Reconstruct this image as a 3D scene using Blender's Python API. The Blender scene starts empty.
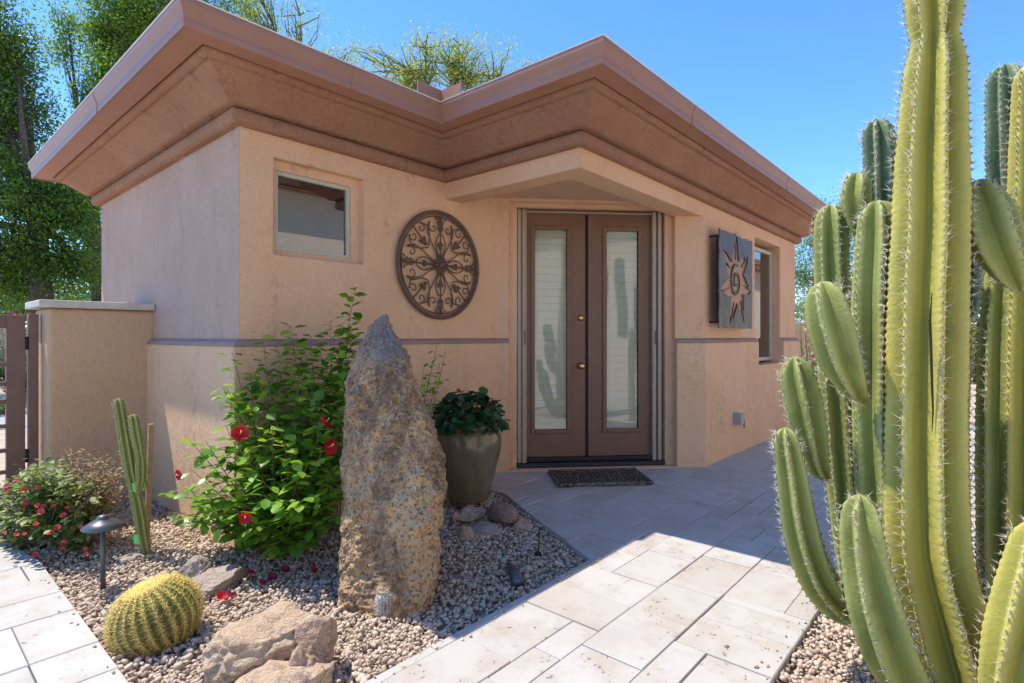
import bpy, bmesh, math, random
import numpy as np
from mathutils import Vector, noise as mnoise

random.seed(7); rng = np.random.default_rng(7)
C = bpy.context.scene.collection
PI = math.pi

# ---------------------------------------------------------------- camera frame (metres; X and Y run along the house walls)
F_PX, YAW, HY, CXP, EYE = 557.35, math.radians(41.12), 336.45, 513.0, 1.3
WV = np.array([math.cos(YAW), math.sin(YAW)]); RV = np.array([math.sin(YAW), -math.cos(YAW)])
def at(px, py, d):
    q = (WV + (px - CXP) / F_PX * RV) * d
    return Vector((q[0], q[1], EYE + (HY - py) * d / F_PX))
def gnd(px, py, z=0.0):
    return at(px, py, (EYE - z) * F_PX / (py - HY))

# ---------------------------------------------------------------- object helpers
def link(o, parent=None):
    C.objects.link(o)
    if parent is not None: o.parent = parent
    return o
def tag(o, label=None, cat=None, group=None, kind=None):
    if label: o['label'] = label
    if cat: o['category'] = cat
    if group: o['group'] = group
    if kind: o['kind'] = kind
    return o
def thing(name, label, cat, loc=(0, 0, 0), group=None):
    o = bpy.data.objects.new(name, None); o.location = loc; o.empty_display_size = .1
    link(o); return tag(o, label, cat, group)
def mk(name, V, F, mat, parent=None, smooth=False, local=None):
    """one mesh object from world-space vertices; local = the parent's location to subtract"""
    me = bpy.data.meshes.new(name)
    V = np.asarray(V, dtype=np.float32).reshape(-1, 3)
    off = np.zeros(3, dtype=np.float32); q = parent
    while q is not None: off += np.array(q.location, dtype=np.float32); q = q.parent
    V = V - off
    if isinstance(F, np.ndarray):
        k = F.shape[1]; n = F.shape[0]
        me.vertices.add(len(V)); me.vertices.foreach_set('co', V.ravel())
        me.loops.add(n * k); me.loops.foreach_set('vertex_index', F.astype(np.int32).ravel())
        me.polygons.add(n); me.polygons.foreach_set('loop_start', np.arange(0, n * k, k, dtype=np.int32))
        me.update(calc_edges=True); me.validate()
    else:
        me.from_pydata(V.tolist(), [], F); me.update()
    if smooth: me.polygons.foreach_set('use_smooth', np.ones(len(me.polygons), dtype=bool))
    for m in (mat if isinstance(mat, (list, tuple)) else [mat]): me.materials.append(m)
    return link(bpy.data.objects.new(name, me), parent)

class MB:
    def __init__(s): s.V = []; s.F = []
    def add(s, V, F):
        o = len(s.V); s.V += [tuple(v) for v in V]; s.F += [[i + o for i in f] for f in F]; return s
    def box(s, a, b):
        (x0, y0, z0), (x1, y1, z1) = a, b
        return s.add([(x0,y0,z0),(x1,y0,z0),(x1,y1,z0),(x0,y1,z0),(x0,y0,z1),(x1,y0,z1),(x1,y1,z1),(x0,y1,z1)],
                     [(0,3,2,1),(4,5,6,7),(0,1,5,4),(1,2,6,5),(2,3,7,6),(3,0,4,7)])
    def hexa(s, f, a, b):
        """box in a local frame, f maps local -> world"""
        (x0, y0, z0), (x1, y1, z1) = a, b
        P = [(x0,y0,z0),(x1,y0,z0),(x1,y1,z0),(x0,y1,z0),(x0,y0,z1),(x1,y0,z1),(x1,y1,z1),(x0,y1,z1)]
        return s.add([f(*p) for p in P], [(0,3,2,1),(4,5,6,7),(0,1,5,4),(1,2,6,5),(2,3,7,6),(3,0,4,7)])
    def prism(s, poly, z0, z1):
        n = len(poly)
        return s.add([(x, y, z0) for x, y in poly] + [(x, y, z1) for x, y in poly],
                     [tuple(range(n - 1, -1, -1)), tuple(range(n, 2 * n))] + [(i, (i + 1) % n, n + (i + 1) % n, n + i) for i in range(n)])
    def tube(s, pts, rad, n=8, cap=True):
        P = [Vector(p) for p in pts]; m = len(P)
        rad = rad if hasattr(rad, '__len__') else [rad] * m
        t0 = (P[1] - P[0]).normalized(); a = t0.orthogonal().normalized(); V = []
        for i in range(m):
            t = (P[min(i + 1, m - 1)] - P[max(i - 1, 0)]).normalized()
            a = (a - t * a.dot(t)).normalized(); b = t.cross(a)
            for k in range(n):
                th = 2 * PI * k / n; V.append(P[i] + (a * math.cos(th) + b * math.sin(th)) * rad[i])
        Fc = [(i*n+k, i*n+(k+1)%n, (i+1)*n+(k+1)%n, (i+1)*n+k) for i in range(m-1) for k in range(n)]
        if cap: Fc += [tuple(range(n-1, -1, -1)), tuple((m-1)*n+k for k in range(n))]
        return s.add(V, Fc)
    def lathe(s, prof, c, n=48):
        V = []; m = len(prof)
        for r, z in prof:
            for k in range(n): V.append((c[0] + r*math.cos(2*PI*k/n), c[1] + r*math.sin(2*PI*k/n), c[2] + z))
        Fc = [(i*n+k, i*n+(k+1)%n, (i+1)*n+(k+1)%n, (i+1)*n+k) for i in range(m-1) for k in range(n)]
        Fc += [tuple(range(n-1, -1, -1)), tuple((m-1)*n+k for k in range(n))]
        return s.add(V, Fc)
    def build(s, name, mat, parent=None, smooth=False, bevel=0):
        o = mk(name, s.V, s.F, mat, parent, smooth)
        if bevel:
            m = o.modifiers.new('bevel', 'BEVEL'); m.width = bevel; m.segments = 2; m.limit_method = 'ANGLE'
        return o
def dupe(o, parent=None, loc=None, rot=None, scale=None, label=None):
    c = o.copy(); C.objects.link(c); c.parent = parent
    if loc is not None: c.location = loc
    if rot is not None: c.rotation_euler = rot
    if scale is not None: c.scale = (scale,)*3 if not hasattr(scale, '__len__') else scale
    if label: c['label'] = label
    return c
def catmull(pts, step):
    P = [np.array(p, float) for p in pts]; P = [2*P[0]-P[1]] + P + [2*P[-1]-P[-2]]; out = []
    for i in range(1, len(P) - 2):
        n = max(2, int(np.linalg.norm(P[i+1]-P[i]) / step))
        for t in np.arange(n) / n:
            out.append(.5*((2*P[i]) + (-P[i-1]+P[i+1])*t + (2*P[i-1]-5*P[i]+4*P[i+1]-P[i+2])*t*t + (-P[i-1]+3*P[i]-3*P[i+1]+P[i+2])*t**3))
    out.append(P[-2]); return out

# ---------------------------------------------------------------- materials
class NT:
    def __init__(s, name):
        s.m = bpy.data.materials.new(name); s.m.use_nodes = True; s.n = s.m.node_tree; s.n.nodes.clear()
        s.out = s.n.nodes.new('ShaderNodeOutputMaterial'); s.co = None
    def N(s, t, **kw):
        nd = s.n.nodes.new('ShaderNode' + t)
        for k, v in kw.items():
            if k.startswith('i_'): nd.inputs[k[2:].replace('_', ' ')].default_value = v
            else: setattr(nd, k, v)
        return nd
    def L(s, a, b): s.n.links.new(a, b)
    def coord(s, scale=(1, 1, 1)):
        if s.co is None: s.co = s.N('NewGeometry').outputs['Position'] if False else s.N('TexCoord').outputs['Object']
        if scale == (1, 1, 1): return s.co
        mp = s.N('Mapping'); mp.inputs['Scale'].default_value = scale; s.L(s.co, mp.inputs['Vector']); return mp.outputs[0]
    def noise(s, scale, detail=4, rough=.55, st=(1, 1, 1), dist=0):
        nd = s.N('TexNoise'); nd.inputs['Scale'].default_value = scale; nd.inputs['Detail'].default_value = detail
        nd.inputs['Roughness'].default_value = rough; nd.inputs['Distortion'].default_value = dist
        s.L(s.coord(st), nd.inputs['Vector']); return nd.outputs['Fac']
    def ramp(s, fac, stops, interp='LINEAR'):
        r = s.N('ValToRGB'); r.color_ramp.interpolation = interp; e = r.color_ramp.elements
        while len(e) < len(stops): e.new(.5)
        for el, (p, c) in zip(e, stops):
            el.position = p; el.color = (c, c, c, 1) if not hasattr(c, '__len__') else (*c, 1)
        s.L(fac, r.inputs['Fac']); return r.outputs['Color']
    def mix(s, fac, a, b, bt='MIX'):
        m = s.N('Mix'); m.data_type = 'RGBA'; m.blend_type = bt
        for v, i in ((fac, 0), (a, 6), (b, 7)):
            if hasattr(v, 'is_linked') or hasattr(v, 'node'): s.L(v, m.inputs[i])
            elif i == 0: m.inputs[0].default_value = v
            else: m.inputs[i].default_value = (*v, 1)
        return m.outputs[2]
    def math(s, op, a, b=0.0):
        m = s.N('Math', operation=op)
        for v, i in ((a, 0), (b, 1)):
            if hasattr(v, 'node'): s.L(v, m.inputs[i])
            else: m.inputs[i].default_value = v
        return m.outputs[0]
    def bump(s, h, dist, strength=1.0, normal=None):
        b = s.N('Bump'); b.inputs['Distance'].default_value = dist; b.inputs['Strength'].default_value = strength
        s.L(h, b.inputs['Height'])
        if normal is not None: s.L(normal, b.inputs['Normal'])
        return b.outputs[0]
    def pbr(s, col, rough=.8, normal=None, spec=.3, metal=0, **kw):
        p = s.N('BsdfPrincipled'); p.inputs['Metallic'].default_value = metal; p.inputs['Specular IOR Level'].default_value = spec
        if hasattr(col, 'node'): s.L(col, p.inputs['Base Color'])
        else: p.inputs['Base Color'].default_value = (*col, 1)
        if hasattr(rough, 'node'): s.L(rough, p.inputs['Roughness'])
        else: p.inputs['Roughness'].default_value = rough
        if normal is not None: s.L(normal, p.inputs['Normal'])
        for k, v in kw.items(): p.inputs[k.replace('_', ' ')].default_value = v
        return p.outputs[0]
    def done(s, sh): s.L(sh, s.out.inputs['Surface']); return s.m

def stucco(name, a, b, stain, grain=.0035, streak=.35, bev=.02, scale=1.0):
    t = NT(name)
    c = t.mix(t.ramp(t.noise(1.6, 5, .6), [(.35, 0.), (.68, 1.)]), a, b)
    st = t.ramp(t.noise(2.2*scale, 6, .65, (1.6, 1.6, .55), .6), [(.52, 0.), (.72, 1.)])
    fine = t.ramp(t.noise(16, 5, .7), [(.46, 0.), (.66, 1.)])
    c = t.mix(t.math('MULTIPLY', t.math('MULTIPLY', st, fine), streak), c, stain)
    c = t.mix(t.ramp(t.noise(55, 3, .6), [(.3, .0), (.75, .34)]), c, tuple(x*.62 for x in a))
    bv = t.N('Bevel', samples=4); bv.inputs['Radius'].default_value = bev
    h = t.math('ADD', t.noise(150, 3, .6), t.math('MULTIPLY', t.noise(24, 4, .6), 1.1))
    h = t.math('ADD', h, t.math('MULTIPLY', t.noise(6, 5, .6, (1, 1, .8), .8), 3.6))
    h = t.math('ADD', h, t.math('MULTIPLY', t.noise(60, 4, .65), .8))
    return t.done(t.pbr(c, .88, t.bump(h, grain, 1, bv.outputs[0]), .2))
def plain(name, col, rough=.6, var=.15, scale=12, bumpd=0, bscale=60, metal=0, spec=.4, isl=0):
    t = NT(name)
    d = tuple(x*(1-var) for x in col); l = tuple(min(1, x*(1+var)) for x in col)
    c = t.mix(t.ramp(t.noise(scale, 5, .6), [(.3, 0.), (.7, 1.)]), d, l)
    if isl:
        ri = t.N('NewGeometry').outputs['Random Per Island']
        c = t.mix(isl, c, t.ramp(ri, [(0., tuple(x*.55 for x in col)), (.5, col), (1., tuple(min(1, x*1.5) for x in col))]))
    nrm = t.bump(t.noise(bscale, 4, .6), bumpd) if bumpd else None
    return t.done(t.pbr(c, rough, nrm, spec, metal))
def leafmat(name, stops, trans=.35, rough=.45, spec=.35):
    t = NT(name)
    ri = t.N('NewGeometry').outputs['Random Per Island']
    c = t.ramp(ri, stops)
    c = t.mix(t.ramp(t.noise(1.3, 3), [(.3, .0), (.7, .6)]), c, stops[0][1])
    c = t.mix(t.ramp(t.noise(2.6, 3), [(.52, .0), (.7, .55)]), c, stops[-1][1])
    tr = t.N('BsdfTranslucent'); t.L(t.mix(1.0, c, (1.15, 1.25, .55), 'MULTIPLY'), tr.inputs['Color'])
    mx = t.N('MixShader'); mx.inputs[0].default_value = trans
    t.L(t.pbr(c, rough, None, spec), mx.inputs[1]); t.L(tr.outputs[0], mx.inputs[2])
    return t.done(mx.outputs[0])

M = {}
M['wall'] = stucco('wall_stucco', (.745, .46, .275), (.805, .525, .335), (.40, .21, .15), streak=.9)
M['wall_low'] = stucco('wainscot_stucco', (.74, .465, .275), (.80, .53, .33), (.38, .21, .16), streak=.95)
M['trim'] = stucco('brown_stucco', (.40, .205, .13), (.48, .265, .17), (.17, .085, .07), grain=.010, streak=1.0, scale=2.5)
M['skylit'] = stucco('skylit_stucco', (.58, .40, .31), (.66, .475, .385), (.33, .20, .16), grain=.009, streak=.7, scale=1.3)  # left wall: tint of grazing sun and sky put into the stucco colour
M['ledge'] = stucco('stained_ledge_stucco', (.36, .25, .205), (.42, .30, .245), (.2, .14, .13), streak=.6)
M['gwall'] = stucco('garden_wall_stucco', (.60, .40, .25), (.66, .45, .29), (.32, .2, .14), grain=.004, streak=.3, bev=.03)
M['gutter'] = plain('brown_painted_metal', (.34, .175, .12), .45, .06, 4, spec=.3)
M['soffit'] = plain('brown_soffit', (.38, .19, .12), .55, .08, 6)
M['edge'] = plain('pale_roof_edge', (.72, .66, .62), .6, .1, 8)
M['roof'] = plain('roof_foam', (.7, .68, .64), .8, .1, 6)
M['ceil'] = plain('porch_ceiling', (.62, .40, .26), .85, .08, 6)
M['door'] = plain('brown_door_paint', (.20, .105, .066), .42, .10, 7, .0006, 40)
M['track'] = plain('tan_aluminium', (.42, .33, .25), .45, .06, 10)
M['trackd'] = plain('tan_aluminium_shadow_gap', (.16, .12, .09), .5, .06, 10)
M['dark'] = plain('dark_bronze', (.018, .02, .024), .4, .1, 10)
M['black'] = plain('near_black', (.012, .012, .014), .55, .1, 10)
M['brass'] = plain('polished_brass', (.75, .50, .16), .22, .05, 20, metal=1)
M['slat'] = plain('cream_blind_slat', (.88, .86, .76), .55, .03, 6)
M['winframe'] = plain('almond_window_frame', (.50, .47, .38), .45, .04, 10)
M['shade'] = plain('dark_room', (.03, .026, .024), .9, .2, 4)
M['concrete'] = plain('concrete_cap', (.58, .53, .46), .85, .14, 18, .002, 90)
M['gatep'] = plain('brown_gate_paint', (.19, .11, .082), .5, .08, 8)
M['iron'] = plain('rusty_iron', (.13, .075, .052), .6, .3, 30, .001, 90)
M['lampm'] = plain('grey_lamp_metal', (.11, .115, .125), .42, .1, 20, metal=.5)
M['plastic'] = plain('grey_plastic', (.33, .34, .35), .5, .08, 20)
M['wood'] = plain('weathered_stake', (.40, .26, .15), .8, .25, 30, .001, 80)
M['tape'] = plain('bright_green_tape', (.22, .72, .16), .5, .1, 30)
M['red'] = leafmat('red_petals', [(0., (.38, .008, .018)), (.5, (.52, .012, .025)), (1., (.62, .03, .04))], .3, .5)
M['deadred'] = leafmat('wilted_petals', [(0., (.10, .012, .05)), (.5, (.22, .02, .06)), (1., (.40, .03, .05))], .2, .6)
M['pink'] = leafmat('coral_petals', [(0., (.55, .05, .07)), (.5, (.68, .11, .11)), (1., (.75, .22, .16))], .3, .5)
M['yellow'] = plain('yellow_stamen', (.75, .5, .12), .6)
M['hib'] = leafmat('hibiscus_leaves', [(0., (.07, .18, .022)), (.4, (.15, .33, .032)), (.8, (.30, .50, .05)), (1., (.50, .58, .08))], .38, .36, .45)
M['lant'] = leafmat('lantana_leaves', [(0., (.09, .14, .04)), (.5, (.18, .26, .085)), (.8, (.30, .37, .13)), (1., (.44, .42, .17))], .3)
M['dry'] = leafmat('dry_leaves', [(0., (.16, .10, .06)), (.5, (.30, .22, .13)), (1., (.44, .36, .24))], .2, .7, .1)
M['ger'] = leafmat('geranium_leaves', [(0., (.018, .055, .02)), (.6, (.035, .10, .032)), (1., (.07, .16, .045))], .2, .5)
M['elm'] = leafmat('dark_tree_leaves', [(0., (.05, .10, .018)), (.5, (.11, .20, .03)), (.85, (.20, .33, .042)), (1., (.34, .45, .06))], .45)
M['elm2'] = leafmat('bright_tree_leaves', [(0., (.08, .16, .022)), (.5, (.17, .29, .038)), (.85, (.28, .42, .052)), (1., (.42, .52, .08))], .5)
M['palo'] = leafmat('palo_verde_leaves', [(0., (.26, .32, .03)), (.5, (.44, .48, .045)), (1., (.62, .58, .08))], .4)
M['pale'] = leafmat('pale_tree_leaves', [(0., (.12, .20, .09)), (.5, (.19, .29, .12)), (1., (.30, .40, .17))], .4)
M['bark'] = plain('bark', (.11, .075, .055), .9, .3, 9, .01, 25)
M['barkg'] = plain('green_bark', (.16, .16, .07), .8, .25, 9, .004, 30)
M['stem'] = plain('woody_stem', (.20, .15, .085), .8, .2, 30)
M['twig'] = plain('dry_twig', (.30, .23, .17), .85, .2, 30)
M['cap'] = plain('pale_spines', (.66, .60, .50), .6, .1)
M['areole'] = plain('areole_felt', (.16, .085, .075), .9, .2)
M['dspine'] = plain('dark_spines', (.13, .10, .085), .6, .2)
M['gspine'] = plain('golden_spines', (.78, .60, .18), .5, .2, 6)
M['tspine'] = plain('woolly_white_spines', (.85, .82, .78), .6, .1)

def cactusmat(name, a, b, scar, rid):
    t = NT(name)
    c = t.mix(t.ramp(t.noise(7, 5, .6, (1, 1, .45)), [(.32, 0.), (.68, 1.)]), a, b)
    at_ = t.N('Attribute', attribute_name='ridge'); c = t.mix(t.ramp(at_.outputs['Fac'], [(.55, 0.), (1., .75)]), c, rid)
    c = t.mix(t.ramp(t.noise(26, 5, .7, (1, 1, .6)), [(.60, 0.), (.76, .6)]), c, scar)
    c = t.mix(t.ramp(t.noise(120, 2, .5), [(.3, .0), (.8, .16)]), c, tuple(x*.6 for x in a))
    c = t.mix(t.ramp(t.noise(3.2, 6, .7, (1.6, 1.6, .5), .8), [(.56, 0.), (.72, .6)]), c, tuple(x*.45 for x in a))
    c = t.mix(t.ramp(t.noise(11, 6, .75), [(.66, 0.), (.72, .8)]), c, (.33, .25, .15))
    sz = t.N('SeparateXYZ'); t.L(t.coord(), sz.inputs[0]); mr = t.N('MapRange'); mr.inputs['From Min'].default_value = .28; mr.inputs['From Max'].default_value = -.02
    t.L(t.math('ADD', sz.outputs[2], t.math('MULTIPLY', t.noise(9, 5, .7), .22)), mr.inputs['Value']); c = t.mix(t.math('MULTIPLY', mr.outputs[0], .8), c, (.30, .24, .15))
    return t.done(t.pbr(c, .58, t.bump(t.math('ADD', t.noise(70, 4, .6), t.math('MULTIPLY', t.noise(14, 4), 2.)), .0022), .25, 0, Subsurface_Weight=.06, Subsurface_Scale=.02))
M['cac_y'] = cactusmat('yellow_green_cactus_skin', (.30, .29, .055), (.40, .355, .07), (.31, .24, .09), (.64, .57, .18))
M['cac_g'] = cactusmat('green_cactus_skin', (.185, .22, .055), (.275, .295, .08), (.26, .23, .09), (.48, .49, .18))
M['cac_b'] = cactusmat('blue_green_cactus_skin', (.11, .175, .095), (.17, .24, .125), (.19, .2, .11), (.33, .40, .25))
M['barrel'] = cactusmat('barrel_cactus_skin', (.10, .17, .035), (.16, .24, .05), (.20, .22, .06), (.2, .3, .07))
M['crack'] = plain('dark_crack', (.035, .022, .015), .9)

def granite():
    t = NT('standing_stone_granite')
    c = t.mix(t.ramp(t.noise(3.5, 6, .65, (1, 1, .7)), [(.34, 0.), (.66, 1.)]), (.50, .30, .145), (.74, .52, .30))
    c = t.mix(t.ramp(t.noise(34, 4, .7), [(.48, 0.), (.62, .55)]), c, (.74, .57, .38))
    c = t.mix(t.ramp(t.noise(60, 3, .7), [(.52, 0.), (.64, .85)]), c, (.10, .07, .06))
    pat = t.math('MULTIPLY', t.ramp(t.noise(4.2, 6, .72, (1, 1, .6), 1.0), [(.46, 0.), (.58, 1.)]), t.ramp(t.noise(28, 4, .7), [(.36, .25), (.56, .95)]))
    c = t.mix(t.math('MULTIPLY', pat, .8), c, (.16, .105, .075))
    sx = t.N('SeparateXYZ'); t.L(t.coord(), sx.inputs[0])
    hi = t.ramp(t.math('ADD', sx.outputs[2], t.math('MULTIPLY', t.noise(6, 5, .7), .6)), [(0., 0.), (1., 1.)])
    mr = t.N('MapRange'); mr.inputs['From Min'].default_value = 1.38; mr.inputs['From Max'].default_value = 1.62
    t.L(t.math('ADD', sx.outputs[2], t.math('MULTIPLY', t.noise(6, 5, .7), .6)), mr.inputs['Value'])
    c = t.mix(t.math('MULTIPLY', mr.outputs[0], .8), c, (.27, .225, .215))
    h = t.math('ADD', t.noise(14, 6, .7), t.math('MULTIPLY', t.noise(60, 4, .7), .5))
    return t.done(t.pbr(c, .9, t.bump(h, .04), .2))
M['granite'] = granite()
def sandstone(name, a, b, d, bd=.008):
    t = NT(name)
    c = t.mix(t.ramp(t.noise(4, 6, .65), [(.35, 0.), (.65, 1.)]), a, b)
    c = t.mix(t.ramp(t.noise(9, 6, .7, (1, 1, 1), .7), [(.52, 0.), (.68, .7)]), c, d)
    c = t.mix(t.ramp(t.noise(90, 3, .6), [(.5, 0.), (.75, .4)]), c, tuple(x*.5 for x in a))
    crk = t.ramp(t.noise(6, 4, .6, (1, 1, 2.2), 1.6), [(.475, 0.), (.5, 1.), (.525, 0.)])
    c = t.mix(t.math('MULTIPLY', t.math('MULTIPLY', crk, .55), t.ramp(t.noise(5, 3), [(.5, 0.), (.62, 1.)])), c, (.20, .14, .11))
    h = t.math('ADD', t.noise(12, 6, .65), t.math('MULTIPLY', t.noise(80, 4, .6), .5))
    h = t.math('SUBTRACT', h, t.math('MULTIPLY', crk, .15))
    return t.done(t.pbr(c, .9, t.bump(h, bd*2.4), .2))
M['rock'] = sandstone('buff_sandstone', (.46, .325, .215), (.56, .425, .305), (.31, .21, .15))
M['rockp'] = sandstone('pink_sandstone', (.50, .335, .235), (.58, .42, .31), (.34, .22, .165), .014)
M['rockg'] = sandstone('grey_brown_sandstone', (.40, .32, .27), (.50, .41, .34), (.30, .23, .20), .012)
M['rockr'] = sandstone('red_brown_stone', (.34, .20, .155), (.44, .29, .225), (.20, .14, .12), .012)
def paver():
    t = NT('travertine')
    ri = t.N('NewGeometry').outputs['Random Per Island']
    c = t.ramp(ri, [(0., (.435, .405, .365)), (.25, (.475, .455, .43)), (.55, (.455, .432, .405)), (.8, (.49, .475, .455)), (1., (.42, .385, .345))])
    w = t.N('TexCoord').outputs['Object']
    wn = t.N('TexNoise', noise_dimensions='4D'); wn.inputs['Scale'].default_value = 4.5; wn.inputs['Detail'].default_value = 7; wn.inputs['Roughness'].default_value = .65
    t.L(w, wn.inputs['Vector']); t.L(t.math('MULTIPLY', ri, 40.), wn.inputs['W'])
    c = t.mix(t.ramp(wn.outputs['Fac'], [(.46, 0.), (.70, .75)]), c, (.36, .30, .235))
    pn = t.N('TexNoise', noise_dimensions='4D'); pn.inputs['Scale'].default_value = 40; pn.inputs['Detail'].default_value = 4; pn.inputs['Roughness'].default_value = .6
    t.L(w, pn.inputs['Vector']); t.L(t.math('MULTIPLY', ri, 90.), pn.inputs['W'])
    zone = t.ramp(wn.outputs['Fac'], [(.48, .0), (.60, 1.)])
    c = t.mix(t.ramp(t.noise(1.1, 6, .7), [(.52, 0.), (.74, .5)]), c, (.33, .27, .21))
    pit = t.math('MULTIPLY', t.ramp(pn.outputs['Fac'], [(.625, 0.), (.65, 1.)]), zone)
    c = t.mix(t.math('MULTIPLY', pit, .85), c, (.17, .125, .085))
    h = t.math('SUBTRACT', t.math('MULTIPLY', t.noise(60, 4, .6), .12), pit)
    return t.done(t.pbr(c, .62, t.bump(h, .004), .35))
M['paver'] = paver()
M['joint'] = plain('joint_sand', (.10, .085, .07), .95, .3, 40)
def gravelmat():
    t = NT('gravel_stones'); ri = t.N('NewGeometry').outputs['Random Per Island']
    c = t.ramp(ri, [(0., (.33, .24, .18)), (.2, (.54, .43, .335)), (.45, (.62, .51, .405)), (.65, (.47, .36, .275)), (.85, (.70, .60, .49)), (1., (.52, .38, .29))])
    c = t.mix(t.ramp(t.noise(70, 3), [(.4, 0.), (.75, .4)]), c, (.30, .23, .18))
    return t.done(t.pbr(c, .85, None, .25))
M['gravel'] = gravelmat()
M['soil'] = plain('dusty_soil', (.40, .31, .24), .95, .3, 14, .02, 45)
M['desert'] = plain('desert_ground', (.50, .41, .32), .95, .22, 3, .03, 30)
M['asphalt'] = plain('pale_driveway', (.36, .35, .34), .9, .1, 6, .004, 80)
M['curbm'] = plain('pinkish_kerb', (.52, .40, .32), .9, .12, 10)
def potmat():
    t = NT('olive_glazed_pot')
    c = t.mix(t.ramp(t.noise(9, 6, .6, (2.2, 2.2, .5), .5), [(.3, 0.), (.75, 1.)]), (.125, .10, .06), (.185, .155, .095))
    c = t.mix(t.ramp(t.noise(30, 4, .6), [(.5, 0.), (.8, .4)]), c, (.16, .11, .06))
    return t.done(t.pbr(c, .14, t.bump(t.noise(9, 3), .002), .6))
M['pot'] = potmat()
M['potrim'] = plain('terracotta_rim', (.22, .10, .075), .5, .2, 14)
def steel():
    t = NT('dark_patina_steel')
    c = t.mix(t.ramp(t.noise(5, 6, .65, (1, 1, 1), .8), [(.35, 0.), (.65, 1.)]), (.062, .057, .056), (.135, .125, .12))
    c = t.mix(t.ramp(t.noise(22, 5, .7), [(.55, 0.), (.75, .6)]), c, (.10, .07, .055))
    return t.done(t.pbr(c, .45, t.bump(t.noise(18, 5), .003), .4, .3))
M['steel'] = steel()
M['copper'] = plain('copper_backing', (.46, .255, .155), .6, .2, 14, .001, 40)
def glassmat(name, tint=(1, 1, 1), base=.06):
    t = NT(name)
    fr = t.N('Fresnel'); fr.inputs['IOR'].default_value = 1.6
    tr = t.N('BsdfTransparent'); tr.inputs['Color'].default_value = (*tint, 1)
    gl = t.N('BsdfGlossy'); gl.inputs['Roughness'].default_value = .015
    mx = t.N('MixShader'); t.L(t.math('ADD', fr.outputs[0], base), mx.inputs[0]); t.L(tr.outputs[0], mx.inputs[1]); t.L(gl.outputs[0], mx.inputs[2])
    return t.done(mx.outputs[0])
M['glass'] = glassmat('door_glass', (.95, .96, .94), .03)
M['winglass'] = glassmat('window_glass', (.4, .4, .4), .20)
def matmat():
    t = NT('woven_mat')
    return t.done(t.pbr(t.mix(t.ramp(t.noise(60, 4, .7), [(.42, 0.), (.6, 1.)]), (.035, .03, .026), (.30, .24, .17)), .95, t.bump(t.noise(140, 3), .004), .1))
M['mat'] = matmat()

# ---------------------------------------------------------------- house
XA, YB, XC, YD, XE, YF = 1.54, 3.676, 3.31, 2.253, 8.85, 6.98
N2 = np.array((3.95, 3.676)); P2 = np.array((5.457, 2.253))
E2 = (P2 - N2) / np.linalg.norm(P2 - N2); IN2 = np.array((-E2[1], E2[0])); DL = float(np.linalg.norm(P2 - N2))
def dl(s, off, z):            # along the diagonal entry wall, inward, up
    q = N2 + E2 * s + IN2 * off; return (q[0], q[1], z)
house = thing('house', 'tan stucco casita with brown flared cornice and corner double door', 'house')

def boolean(o, cutters):
    for c in cutters:
        m = o.modifiers.new('cut', 'BOOLEAN'); m.object = c; m.operation = 'DIFFERENCE'; m.solver = 'EXACT'
    dg = bpy.context.evaluated_depsgraph_get(); dg.update()
    me = bpy.data.meshes.new_from_object(o.evaluated_get(dg)); o.modifiers.clear(); o.data = me
def cutter(fn):
    b = MB(); fn(b); return mk('cutter', b.V, b.F, M['wall'])
cut_door1 = cutter(lambda b: b.hexa(dl, (.135, -.4, -.5), (1.795, .055, 2.612)))
cut_door2 = cutter(lambda b: b.hexa(dl, (.218, -.4, -.5), (1.712, .40, 2.568)))
WB = (1.765, 2.468, 1.853, 2.505)      # window in the B wall
WD = (7.07, 8.10, .95, 2.515)          # window in the D wall
cut_wb = cutter(lambda b: b.box((WB[0], 3.2, WB[2]), (WB[1], YB + .055, WB[3])))
WF = (1.803, 2.392, 1.892, 2.440)
cut_wb2 = cutter(lambda b: b.box((WF[0], 3.3, WF[2]), (WF[1], YB + .30, WF[3])))
cut_wd = cutter(lambda b: b.box((WD[0], 1.9, WD[2]), (WD[1], YD + .36, WD[3])))

foot = [(XA, YB), tuple(N2), tuple(P2), (XE, YD), (XE, YF), (XA, YF)]
b = MB().prism(foot, 1.20, 2.70); up = b.build('wall', M['wall'], house); boolean(up, [cut_door1, cut_door2, cut_wb, cut_wb2, cut_wd])
up.data.materials.append(M['skylit'])
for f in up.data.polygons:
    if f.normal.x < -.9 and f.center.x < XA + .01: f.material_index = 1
cut_door3 = cutter(lambda b: b.hexa(dl, (.132, -.4, -.5), (1.798, .052, 2.612)))
cut_door4 = cutter(lambda b: b.hexa(dl, (.215, -.4, -.5), (1.715, .40, 2.568)))
cut_door5 = cutter(lambda b: b.hexa(dl, (.129, -.4, -.5), (1.801, .40, 2.612)))
cut_wd3 = cutter(lambda b: b.box((WD[0] - .006, 1.9, WD[2]), (WD[1] + .006, YD + .364, WD[3])))
cut_wd2 = cutter(lambda b: b.box((WD[0] - .003, 1.9, WD[2]), (WD[1] + .003, YD + .362, WD[3])))
g = .05
nd = IN2 * g
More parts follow.
